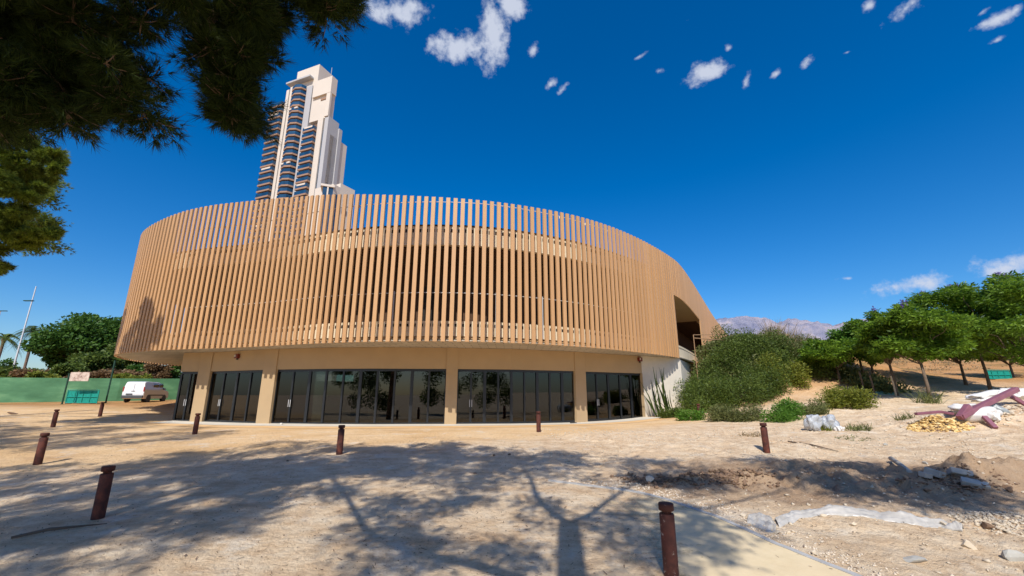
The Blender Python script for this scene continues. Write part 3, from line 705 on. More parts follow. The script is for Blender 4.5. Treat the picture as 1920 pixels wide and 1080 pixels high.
def needles(P, D, per, length, width, spread, sd):
    r = np.random.default_rng(sd); n = len(P)
    d = nrm(np.repeat(D, per, 0)+r.normal(size=(n*per, 3))*spread); p = np.repeat(P, per, 0)+r.normal(size=(n*per, 3))*.012
    s = nrm(np.cross(d, r.normal(size=(n*per, 3))))*width*.5; L = length*(.7+.5*r.random((n*per, 1)))
    V = np.stack([p-s, p+s, p+d*L], 1).reshape(-1, 3); return V, np.arange(len(V)).reshape(-1, 3)

# ------------------------------------------------------------ pines
def sunback(P, h): return Vector(P)+sun_dir*(h/sun_dir.z)      # the point that throws its shadow on P from height h
def pine(label, base, limbs, clumps, sd, tr=.22, per=11, nlen=.13, nw=.009, tuft=70, name='pine_tree', group=None, mat=None):
    """limbs: list of polylines (world, radius pairs); clumps: list (centre, radius, density)"""
    t = empty(name, base, 0, label, 'tree', group); b = Vector(base); rr = random.Random(sd)
    tb = MB(); nodes = []
    for pl, r0, r1 in limbs:
        pts = [Vector(q)-b for q in pl]; P = catmull2(pts)
        n = len(P); tb.tube(P, [r0+(r1-r0)*i/(n-1) for i in range(n)], 10)
        for i, q in enumerate(P): nodes.append((q, r0+(r1-r0)*i/(n-1)))
    nodes = [nd for nd in nodes if nd[0].z > 3.0]
    TP = []; TDv = []
    order = sorted(clumps, key=lambda c: min((Vector(c[0])-b-nd[0]).length for nd in nodes))
    for k, (c, r, den) in enumerate(order):
        c = Vector(c)-b
        nd = min(nodes, key=lambda nd: (c-nd[0]).length+ (0 if nd[0].z < c.z+1.0 else .6*(nd[0].z-c.z)))
        L = (c-nd[0]).length; r0 = min(nd[1]*.6, .014+.011*L)
        mid = limb_tube(tb, nd[0], c, r0, .01, -.05, sd*100+k, 5, 5)
        for i, q in enumerate(mid[1:]): nodes.append((q, max(.012, r0*(1-.15*i))))
        nt = int(6*den)+4
        for j in range(nt):                       # twigs
            d = Vector((rr.gauss(0, 1), rr.gauss(0, 1), rr.gauss(0, .7))).normalized(); e = c+Vector((d.x*r, d.y*r, d.z*r*.7))*rr.uniform(.75, 1.05)
            s0 = mid[rr.randint(3, 5)]
            tb.tube([s0, s0.lerp(e, .5)+Vector((0, 0, -.03)), e], [.012, .008, .003], 4, False)
            m_ = int(tuft*den/nt)
            for q in range(m_):
                u = rr.uniform(.25, 1.0); p = s0.lerp(e, u); jit = Vector((rr.gauss(0, 1), rr.gauss(0, 1), rr.gauss(0, .8)))*r*.17
                TP.append(tuple(p+jit)); dd = (d+jit.normalized()*.9+Vector((0, 0, -.1))); TDv.append(tuple(dd))
    V, F = needles(np.array(TP), nrm(np.array(TDv)), per, nlen, nw, .42, sd); npmesh('crown', V, F, mat or M_PINE, t)
    tb.build('trunk', M_BARKP, t, smooth=True)
    return t
def catmull2(P, n=5):
    out = []
    for i in range(len(P)-1):
        p0 = P[max(i-1, 0)]; p1 = P[i]; p2 = P[i+1]; p3 = P[min(i+2, len(P)-1)]
        for k in range(n):
            t = k/n; out.append(.5*((2*p1)+(p2-p0)*t+(2*p0-5*p1+4*p2-p3)*t*t+(3*p1-p0-3*p2+p3)*t**3))
    return out+[P[-1]]
def sh(u, v, h): return sunback(gp(u, v), h)
def inframe(p):
    q = Vector(p)-Vector((0, 0, EYE)); f = q.y*math.cos(PITCH)+q.z*math.sin(PITCH); up = -q.y*math.sin(PITCH)+q.z*math.cos(PITCH)
    if f < .3: return False
    return abs(q.x/f*FPX) < 1060 and abs(up/f*FPX) < 640
# shaded areas of the ground: (u0, u1, v top at u0, v top at u1, v bottom, count, radius, density)
rr = random.Random(3)
def field(poly, n, r, den, h0, h1, hole=()):
    out = []; tries = 0
    us = [p[0] for p in poly]; vs = [p[1] for p in poly]
    def inside(x, y):
        c = False; m_ = len(poly)
        for i in range(m_):
            x1, y1 = poly[i]; x2, y2 = poly[(i+1) % m_]
            if (y1 > y) != (y2 > y) and x < (x2-x1)*(y-y1)/(y2-y1)+x1: c = not c
        return c
    while len(out) < n and tries < n*60:
        tries += 1; u = rr.uniform(min(us), max(us)); v = 790+(max(vs)-790)*rr.random()
        if v < min(vs) or not inside(u, v) or rr.random() > (800.0/(v-700))**1.1*.16+.0: continue
        if any((u-a)**2/(c*c)+(v-b)**2/(d*d) < 1 for a, b, c, d in hole): continue
        P = gp(u, v)
        ok = False
        for _ in range(12):
            h = rr.uniform(h0, h1); c = sunback(P, h)
            if not inframe(c): ok = True; break
        if ok: out.append((tuple(c), r*rr.uniform(.75, 1.25), den))
    return out
cA = field([(330,850),(540,826),(760,826),(960,836),(1000,900),(760,880),(560,900),(300,905)], 110, .72, .9, 10, 15)
cB = field([(820,838),(960,838),(1150,850),(1300,872),(1370,893),(1290,915),(1000,905),(850,920),(700,890)], 100, .7, .9, 10, 15, hole=[(1060,912,75,14)])
cD = field([(600,925),(860,925),(1000,940),(1260,930),(1400,985),(1330,1075),(640,1075)], 80, .6, .75, 9, 13, hole=[(900,985,95,30),(1150,935,40,14)])
cC = field([(1395,858),(1560,868),(1740,882),(1840,905),(1900,960),(1700,945),(1560,925),(1440,895)], 75, .8, 1.0, 9, 14)
trunk_base = sunback(gp(1066, 1080), 0)
fork = sh(1066, 982, 9.3); tb0 = gp(1066, 982); tb0 = Vector((tb0.x, tb0.y, 0))-Vector((-sun_dir.x, -sun_dir.y, 0)).normalized()*(9.3/math.tan(SUN_EL))
tbx = (tb0.x, tb0.y, g(tb0.x, tb0.y)-.1)
limbs = [([tbx, (tb0.x+.05, tb0.y+.05, 4.5), fork], .27, .2),
 ([fork, sh(1010, 938, 10.2), sh(996, 900, 11.3), sh(975, 868, 12.5)], .1, .04),
 ([fork, sh(1110, 962, 10.0), sh(1150, 932, 10.8), sh(1195, 905, 11.8), sh(1260, 880, 12.6)], .09, .03),
 ([(tb0.x, tb0.y+.02, 5.9), sh(900, 1062, 7.2), sh(760, 1030, 7.8), sh(690, 995, 8.4), sh(655, 940, 9.3), sh(620, 890, 10.5)], .12, .05),
 ([sh(1110, 962, 10.0), sh(1280, 960, 10.5), sh(1500, 905, 11.0), sh(1640, 895, 11.5)], .05, .02)]
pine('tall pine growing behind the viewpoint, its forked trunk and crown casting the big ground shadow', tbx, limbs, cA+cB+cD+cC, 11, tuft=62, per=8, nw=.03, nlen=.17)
# the pine whose boughs hang into the top left of the picture
def hang(poly, n, r, den, d0, d1):
    out = []; us = [p[0] for p in poly]; vs = [p[1] for p in poly]; t = 0
    while len(out) < n and t < n*80:
        t += 1; u = rr.uniform(min(us), max(us)); v = rr.uniform(min(vs), max(vs)); c = False; m_ = len(poly)
        for i in range(m_):
            x1, y1 = poly[i]; x2, y2 = poly[(i+1) % m_]
            if (y1 > v) != (y2 > v) and u < (x2-x1)*(v-y1)/(y2-y1)+x1: c = not c
        if not c: continue
        d = rr.uniform(d0, d1); q = ray(u, v); q = q/math.hypot(q.x, q.y) if False else q.normalized()
        out.append((tuple(Vector((0, 0, EYE))+q*d), r*rr.uniform(.75, 1.2), den))
    return out
hv = hang([(-140,-110),(660,-110),(655,10),(600,30),(545,45),(480,50),(490,110),(525,150),(500,185),(470,215),(400,225),(350,190),(335,215),(250,240),(180,215),(150,150),(160,205),(120,235),(60,215),(-120,225)], 98, .43, 1.4, 9.0, 12.5)
hv += hang([(60,120),(150,130),(130,235),(40,225),(-60,220),(-80,180)], 14, .5, 1.5, 9.5, 12)
hv += hang([(400,150),(490,150),(470,235),(420,235)], 9, .42, 1.4, 9, 10.5)
hv += hang([(350,10),(520,10),(500,60),(530,150),(480,160),(380,150)], 20, .42, 1.3, 9, 11)
hv += hang([(560,-20),(655,-30),(650,25),(600,50)], 8, .38, 1.4, 9.5, 11)
sL = field([(-100,885),(330,850),(560,875),(560,960),(380,985),(150,1010),(-60,1000)], 105, .66, 1.0, 8.5, 13)
sL2 = field([(-100,955),(180,960),(120,1080),(-100,1080)], 30, .55, .6, 8, 12)
sL3 = field([(200,985),(560,905),(700,900),(600,960),(240,1060)], 20, .6, .7, 9, 13)
sL4 = field([(-100,782),(120,778),(330,792),(430,812),(330,826),(150,838),(-100,850)], 120, .85, 1.0, 8, 16)
bx2 = (-9.5, -3.5, g(-9.5, -3.5)-.1)
q1 = Vector((0,0,EYE))+ray(380, -60).normalized()*10.5; q2 = Vector((0,0,EYE))+ray(395, 40).normalized()*10.0; q3 = Vector((0,0,EYE))+ray(415, 80).normalized()*10.2
limbs2 = [([bx2, (-9.3, -3.2, 4), (-8.9, -2.4, 8), (-8.2, -1.0, 11.5)], .3, .16),
 ([(-8.9, -2.4, 8), (-7.8, 0.6, 9.8), tuple(q1), tuple(q2), tuple(q3)], .13, .035),
 ([(-8.9, -2.2, 8.4), (-8.6, 1.5, 9.0), tuple(Vector((0,0,EYE))+ray(150, 20).normalized()*11), tuple(Vector((0,0,EYE))+ray(240, 110).normalized()*11)], .11, .03),
 ([(-8.4, -1.4, 10.8), (-6, 1.5, 11.0), tuple(Vector((0,0,EYE))+ray(520, -40).normalized()*11), tuple(Vector((0,0,EYE))+ray(620, 5).normalized()*11)], .1, .03)]
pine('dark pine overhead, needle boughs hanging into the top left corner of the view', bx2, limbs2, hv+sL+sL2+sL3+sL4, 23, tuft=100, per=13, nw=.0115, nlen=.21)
# third pine at the left edge, sunlit
def pt(u, v, d): return tuple(Vector((0, 0, EYE))+ray(u, v).normalized()*d)
bx3 = (-33.5, 16.5, g(-33.5, 16.5)-.1)
c3 = []
for (u, v, r_) in ((10,285,1.5),(60,275,1.2),(100,290,.9),(40,320,1.3),(90,320,.8),(-10,330,1.6),(20,360,1.0),(110,300,.7),(70,340,.7),(60,375,.6),(-30,385,1.4),(5,410,1.1),(40,400,.9),(20,445,1.2),(60,440,.9),(95,432,.6),(-20,460,1.2),(40,465,.8),(0,505,.6),(-60,300,1.8),(-70,420,1.8),(-40,490,1.2),(-90,350,1.8),(15,425,1.0),(-130,300,2),(-130,400,2),(-60,240,1.6),(0,250,1.2)):
    
    for _ in range(3): c3.append((pt(u+rr.gauss(0, 9*r_), v+rr.gauss(0, 8*r_), 33+rr.uniform(-2, 2)), r_*.5, .8))
c3 += [(tuple(sunback((-29.0, 31.5, z_), h_)), 1.1, 1.6) for z_, h_ in ((4.6, 6.2), (5.6, 6.6), (6.6, 7.0), (7.4, 7.2))]
c3 += [(tuple(sunback((-27.0, 29.6, z_), h_)), .9, 1.5) for z_, h_ in ((4.8, 6.4), (6.0, 7.2))]
limbs3 = [([bx3, (-33.2, 17, 5), (-32.6, 17.8, 10), (-32, 18.4, 15)], .32, .15), ([(-33, 17.2, 6.5), (-30.5, 19.5, 9), pt(20, 440, 33)], .1, .04), ([(-32.7, 17.6, 9), (-30, 19, 12), pt(60, 320, 33)], .1, .04)]
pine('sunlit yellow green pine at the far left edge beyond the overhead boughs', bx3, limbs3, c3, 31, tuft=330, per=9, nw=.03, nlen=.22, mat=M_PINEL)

# ------------------------------------------------------------ bollards
m = Mat('corten_steel'); m.col(m.ramp(m.noise(7, 8, .7), [(.3, srgb(44,18,12)), (.5, srgb(78,36,24)), (.72, srgb(116,58,36))])); m.set(Roughness=.8); m.bump(m.noise(60, 4), .3, .004); M_CORT = m.m
m = Mat('corten_worn'); m.col(m.mix(m.ramp(m.noise(9, 8, .75), [(.6, (0,0,0)), (.66, (1,1,1))]), m.ramp(m.noise(7, 8, .7), [(.3, srgb(52,24,18)), (.7, srgb(92,46,34))]), srgb(190,180,168))); m.set(Roughness=.8); M_CORTW = m.m
def bollard(p, label, mat, lean=0.0, leanx=0.0):
    t = empty('bollard', p, rr.uniform(0, 3), label, 'bollard', 'rusty steel bollards round the forecourt'); t.rotation_euler[0] = lean; t.rotation_euler[1] = leanx
    MB().lathe([(.1,-.1),(.1,.02),(.1,.76),(.094,.772)], 24).build('shaft', mat, t, True)
    MB().lathe([(.066,.77),(.066,.815)], 20).build('neck', mat, t, True)
    MB().lathe([(.094,.81),(.103,.818),(.103,.893),(.097,.902),(.02,.904)], 24).build('cap', mat, t, True)
    return t
for (u, v, lab, mt) in ((183,972,'dark rusty bollard nearest the front left, in deep tree shade',M_CORT),(70,871,'orange rusty bollard at the far left with its own short shadow on bright sand',M_CORT),
    (99,801,'small rusty bollard at the left end, nearest the green fence side',M_CORT),(187,781,'small rusty bollard on bright sand in front of the white van',M_CORT),
    (636,852,'dark bollard in tree shade before the widest glazed bay',M_CORT),(1438,848,'rusty bollard on pale dirt near the crumpled plastic bags',M_CORT),
    (1010,810,'thin rust red bollard standing before the second widest glazed bay',M_CORT),(365,814,'rusty bollard beside the leftmost wall column',M_CORT),(1312,787,'rusty bollard half lost in the bushes by the white end wall',M_CORT)):
    bollard(gp(u, v), lab, mt)
q = at_z(1248, 941, -.75+.9); bollard((q.x, q.y, g(q.x, q.y)), 'largest bollard, scuffed with white marks, at the edge of the concrete path', M_CORTW)

# ------------------------------------------------------------ vegetation on the right bank
def G(x, y): return (x, y, g(x, y))
bank = 'shrubs covering the bank beside the pavilion'
for i, (u, v, y, rx, ry, h, mt, n, sz, lab, nm) in enumerate((
  (1300,700,32.6,1.9,1.8,2.5,M_SHRUB,12000,.14,'dark green shrub against the white end wall, under the wedge shaped opening','green_shrub'),
  (1345,690,33.5,2.4,2.4,3.0,M_SHRUB,15000,.14,'tall dark green shrub crowning the bank just right of the wall','green_shrub'),
  (1395,690,34.5,2.6,2.4,3.1,M_SHRUB,16000,.14,'broad dark green shrub at the middle of the bank top','green_shrub'),
  (1440,705,34.5,2.6,2.4,2.8,M_SHRUB,15000,.14,'dark shrub on the right shoulder of the bank below dry stalks','green_shrub'),
  (1322,735,30.2,1.8,1.6,2.3,M_SHRUB,10000,.13,'dark shaded shrub low on the bank behind the half hidden bollard','green_shrub'),
  (1375,735,30.6,2.2,1.8,2.5,M_SHRUB,13000,.13,'mid green shrub low in the middle of the bank','green_shrub'),
  (1430,735,31.2,2.2,1.8,2.4,M_SHRUB,13000,.13,'dark green shrub low on the bank behind the lime green bush','green_shrub'),
  (1460,735,32.2,2.0,1.8,2.3,M_YEL,9000,.14,'yellow green shrub on the lower right slope of the bank','yellow_shrub'),
  (1490,700,35.0,2.3,2.0,2.2,M_OLIVE,9000,.14,'olive shrub high on the right slope under the reeds','olive_shrub'),
  (1530,715,36.0,2.3,2.0,2.0,M_OLIVE,9000,.14,'olive brown shrub halfway down the right slope of the bank','olive_shrub'),
  (1515,738,32.5,2.2,1.8,1.8,M_SHRUB,9000,.13,'dull green shrub between the yellow green one and the far right bush','green_shrub'),
  (1560,735,37.0,2.2,2.0,1.6,M_OLIVE,8000,.14,'brownish shrub at the right end of the bank behind the rounded bush','olive_shrub'),
  (1590,730,42.0,1.8,1.6,1.3,M_OLIVE,5000,.14,'dusty shrub under the low round jacaranda','olive_shrub'))):
    r = ray(u, v); x = r.x/r.y*y; shrub(nm, lab, 'shrub', G(x, y), rx, ry, h, mt, n, sz, 240+i, bank)
row = 'low bushes along the foot of the bank'
for i, (u, v, rx, ry, h, mt, n, sz, lab, nm) in enumerate((
  (1262,783,.9,.6,.7,M_SHRUB,2500,.13,'small leafy bush at the foot of the white end wall','leafy_bush'),
  (1295,788,.8,.6,.7,M_LIME,2500,.12,'low bright weed bush left of the half hidden bollard','leafy_bush'),
  (1345,789,1.2,.8,.95,M_OLIVE,5000,.1,'dusty olive bush right of the half hidden bollard','olive_bush'),
  (1405,789,1.2,.8,.95,M_OLIVE,5000,.1,'dusty olive bush between the bollard bush and the lime one','olive_bush'),
  (1470,788,1.2,.8,1.1,M_LIME,6500,.11,'bright lime green bush at the foot of the bank','lime_bush'),
  (1520,776,.9,.8,.8,M_OLIVE,3500,.1,'small brownish bush right of the lime green one','olive_bush'),
  (1585,766,1.7,1.2,1.35,M_YEL,8000,.13,'rounded yellow green bush at the right end of the bank','yellow_bush'))):
    shrub(nm, lab, 'bush', gp(u, v), rx, ry, h, mt, n, sz, 160+i, row)
def stalks(name, label, cat, p, n, h, spread, mat, sd, group=None, w=.02, wind=.25, blades=1):
    r = np.random.default_rng(sd); t = empty(name, p, 0, label, cat, group)
    a = r.random(n)*2*PI; rad = r.random(n)**.5*spread; bx = np.stack([rad*np.cos(a), rad*np.sin(a), np.zeros(n)], 1)
    for i in range(n): bx[i, 2] = g(p[0]+bx[i, 0], p[1]+bx[i, 1])-p[2]-.03
    d = nrm(np.stack([r.normal(size=n)*wind, r.normal(size=n)*wind, np.ones(n)], 1)); L = h*(.55+.6*r.random((n, 1)))
    s = nrm(np.cross(d, r.normal(size=(n, 3))))*w; dr = np.stack([d[:, 0], d[:, 1], np.zeros(n)], 1)*L*.5
    m1 = bx+d*L*.5; e = bx+d*L+dr*.6
    V = np.stack([bx-s, bx+s, m1+s*.8, m1-s*.8, m1-s*.8, m1+s*.8, e+s*.1, e-s*.1], 1).reshape(-1, 3); npmesh('blades', V, np.arange(n*8).reshape(-1, 4), mat, t); return t
r = ray(1470, 650)
for i, (u, y, n, h, lab) in enumerate(((1462,36,260,2.6,'tall pale dry reeds standing on top of the bank'),(1492,37,200,2.0,'shorter clump of dry straw stalks right of the tall reeds'),(1515,36,160,1.6,'thin dry stalks on the right slope of the bank'),(1440,38,120,1.4,'small dry tuft left of the tall reeds'))):
    r = ray(u, 650); stalks('dry_reeds', lab, 'reeds', G(r.x/r.y*y, y), n, h, .8, M_DRY, 80+i, 'dry reed clumps on the bank', .03)
# long bladed plant leaning up the end wall
pw = Vector(WALL[12]).lerp(Vector(WALL[13]), .12)
t = empty('blade_plant', G(pw.x+.4, pw.y-.9), 0, 'long dark bladed plant leaning against the shaded end wall', 'plant')
mb = MB()
for k in range(26):
    a = rr.uniform(-.8, .7); b = rr.uniform(-.5, .35); L = rr.uniform(1.0, 3.3); x0 = rr.uniform(-.3, 1.0); w = rr.uniform(.03, .06)
    p0 = Vector((x0, rr.uniform(-.2, .3), 0)); p1 = p0+Vector((a*.22-.25, b*.15, L*.6)); p2 = p0+Vector((a*.75-.35, b*.4-.05, L))
    s = Vector((w, w*.4, 0)); mb.add([p0-s, p0+s, p1+s, p1-s, p2+s*.2, p2-s*.2], [(0,1,2,3), (3,2,4,5)])
mb.build('blades', M_PINE, t)
# small pale tree beyond the bank and far scrub
broadleaf('round_bush_tree', 'grey green rounded tree standing alone on the skyline behind the bank', 'tree', *(lambda r: (r.x/r.y*56, 56))(ray(1434, 640)), 3.1, 1.7, .6, M_SHRUB, 5000, .22, 91, None, .07)
broadleaf('round_bush_tree', 'pale grey green tree on the skyline left of the jacarandas', 'tree', *(lambda r: (r.x/r.y*62, 62))(ray(1590, 640)), 5.0, 2.6, .8, M_OLIVE, 6000, .26, 92, None, .08)

# ------------------------------------------------------------ jacarandas
jac = 'young jacaranda trees planted on the sandy plot at the right'
def jt(u, v, topv, wpx, label, sd, nl=11000, fl=0, lean=0, cbv=None, mat=None, size=.24, ymax=None):
    p = gp(u, v); y = p.y
    sc = FPX/(y*math.cos(PITCH))*1.0
    r = ray(u, topv); H_ = EYE+r.z/r.y*y-p.z; r2 = ray(u, cbv or v-75); cb = EYE+r2.z/r2.y*y-p.z
    rad = wpx/2/FPX*y*1.1; nl = int(nl*1.45)
    return broadleaf('jacaranda_tree', label, 'tree', p.x, p.y, H_, rad, max(.75, cb-.45), mat or M_JAC, nl, size, sd, jac, .1, (lean, 0), 34, .62, fl, .34, cs=(.15, .3))
jt(1858, 734, 500, 190, 'tallest jacaranda with purple flower tips and a dark trunk leaning left, behind the purple pipes', 102, 15000, 5, -.02, 668)
jt(1745, 752, 556, 165, 'jacaranda with a dark leaning trunk standing in a dry weed clump', 101, 11000, 3, -.02, 678)
jt(1640, 716, 592, 95, 'small jacaranda in the shade left of the staked one', 103, 7000, 0, 0, 684)
jt(1575, 716, 624, 125, 'lowest roundest bright green jacaranda nearest the bank', 104, 8000, 0, -.02, 690)
jt(1682, 742, 572, 105, 'jacaranda with a staked pale trunk', 105, 8000, 2, -.02, 680)
jt(1812, 722, 580, 130, 'mid sized jacaranda between the two leaning ones', 106, 9000, 0, -.02, 678)
jt(1950, 742, 505, 200, 'large jacaranda cut by the right edge of the view', 107, 14000, 1, -.02, 690)
jt(1618, 706, 596, 90, 'farther jacaranda with yellowish leaves peeping over the low round one', 108, 6000, 0, 0, 668, M_LIME)
jt(1900, 708, 610, 130, 'dark low jacaranda behind the teal barrier', 109, 7000, 0, 0, 684)
for i, (u, v, lab) in enumerate(((1641,742,'short grey stake by the left jacarandas'),(1681,744,'pale stake beside the leaning trunk of the tallest jacaranda'),(1621,735,'pale thin stake left of the green tarpaulin'))):
    p = gp(u, v); t = empty('tree_stake', p, 0, lab, 'stake', 'tree stakes'); MB().tube([(0,0,-.1),(-.03,0,.8),(-.08,.02,1.35)], .05, 7).build('post', M_BARK if i != 1 else simple('pale_wood', srgb(190,170,140), .9), t); MB().lathe([(.06,1.28),(.06,1.33)], 8, (-.08,.02,0)).build('tie_band', M_DARK, t)
stalks('dry_weed', 'dry weed clump round the foot of the tallest jacaranda', 'weed', gp(1742, 756), 90, .9, .6, M_OLIVE, 120, None, .02, .5)
stalks('dry_weed', 'small grey weed left of the yellow stones', 'weed', gp(1696, 786), 60, .35, .35, M_OLIVE, 121, None, .015, .5)

# ------------------------------------------------------------ left side: fence, van, trees
M_MESH = Mat('green_mesh'); M_MESH.col(M_MESH.ramp(M_MESH.noise(.5, 5, .6, stretch=(1, 1, 2.5)), [(.3, srgb(64,112,76)), (.55, srgb(82,132,92)), (.75, srgb(110,156,112))])); M_MESH.set(Roughness=.8); M_MESH = M_MESH.m
M_GPOST = simple('dark_green_post', srgb(20,60,44), .5)
M_TEAL = simple('teal_plastic', srgb(14,140,124), .45, .08)
M_TEALN = simple('teal_net', srgb(20,150,134), .8, .15, 9)
fl = [(-140,27),(-72,33),(-50,38.5),(-40,44.5),(-33,51.5),(-24,57),(-10,62)]
ft = empty('green_fence', (*fl[2], g(*fl[2])), 0, 'long green mesh covered fence along the left edge of the plot', 'fence'); fo = Vector(ft.location)
fm = MB(); fd = dense(fl, 1.0); vs = []
for i, p in enumerate(fd):
    z = g(*p); h = 2.25-.2*float(sstep(-34, -22, p[0])); k = .05*math.sin(i*1.7)
    for zz in (0, h*.5, h): vs.append((p[0]-fo.x+k*(zz > 0)*(zz < h), p[1]-fo.y+k, z+zz-fo.z))
fs = [(i*3+q, (i+1)*3+q, (i+1)*3+q+1, i*3+q+1) for i in range(len(fd)-1) for q in (0, 1)]
me_ = fm.add(vs, fs).build('mesh_panel', M_MESH, ft)
sd_ = me_.modifiers.new('thick', 'SOLIDIFY'); sd_.thickness = .03
for i in range(0, len(fd), 3):
    p = fd[i]
    if p[0] > -75: MB().tube([(p[0]-fo.x, p[1]-fo.y+.06, g(*p)-fo.z-.1), (p[0]-fo.x, p[1]-fo.y+.06, g(*p)-fo.z+2.25-.2*float(sstep(-34, -22, p[0])))], .03, 6).build('post', M_GPOST, ft)
def pole(u0, v0, u1, v1, r, mat, label, name='steel_pole', top=None):
    p = gp(u0, v0); rr_ = ray(u1, v1); z = EYE+rr_.z/rr_.y*p.y
    t = empty(name, p, 0, label, 'pole'); MB().tube([(0,0,-.1),(0,0,z-p.z)], r, 8).build('shaft', mat, t); MB().lathe([(r*1.8,0),(r*1.8,.03)], 10).build('base_plate', mat, t); return t, z-p.z
t, h = pole(198, 756, 217, 676, .06, M_GPOST, 'dark green pole reaching up to the left corner of the pavilion')
t, h = pole(116, 758, 134, 700, .06, M_GPOST, 'dark green post holding a small weathered sign board', 'sign_post')
bdm = Mat('weathered_board'); bdm.col(bdm.ramp(bdm.noise(2.2, 6, .7), [(.35, srgb(120,88,76)), (.5, srgb(196,176,160)), (.7, srgb(214,200,186))])); MB().box((.95, 0, h-.28), (1.65, .05, .75)).build('sign_board', bdm.m, t)
t, h = pole(278, 742, 286, 703, .05, M_GPOST, 'thin dark post with a round dark top behind the white van')
V, F = leafcloud(np.array([(0, 0, h-.1)]), np.array([(.75, .75, .5)]), 500, .16, .5, 0, 5); npmesh('wire_tuft', V, F, M_DARK, t)
# teal barriers
def barrier(p, L, H_, rz, label, n=3):
    t = empty('site_barrier', p, rz, label, 'barrier'); fr_ = MB()
    for a, b in (((0,0,.08),(L,0,.08)),((0,0,H_),(L,0,H_)),((0,0,0),(0,0,H_)),((L,0,0),(L,0,H_)),((0,0,H_*.5),(L,0,H_*.5))): fr_.tube([a, b], .03, 6)
    fr_.build('frame', M_TEAL, t)
    for k in range(1, n+1): MB().tube([(L*k/(n+1), 0, .08), (L*k/(n+1), 0, H_)], .022, 6).build('upright', M_TEAL, t)
    bb = MB()
    for k in range(int(L/.13)): bb.tube([(.07+k*.13, .0, .08), (.07+k*.13, .0, H_)], .009, 4, False)
    bb.build('bars', M_TEAL, t); q = MB().box((L/2, .05, H_*.52), (L, .012, H_*.86)).build('net', M_TEALN, t)
    for x in (.3, L-.3): MB().box((x, 0, .02), (.08, .5, .04)).build('foot', M_DARK, t)
    return t
p = gp(122, 757); q = gp(182, 757); barrier(p, (q-p).length*.98, 1.15, math.atan2(q.y-p.y, q.x-p.x), 'teal barrier with green netting standing in front of the green fence')
p = gp(1852, 712); barrier(p, 2.2, .75, .1, 'small teal barrier beyond the jacarandas at the right')
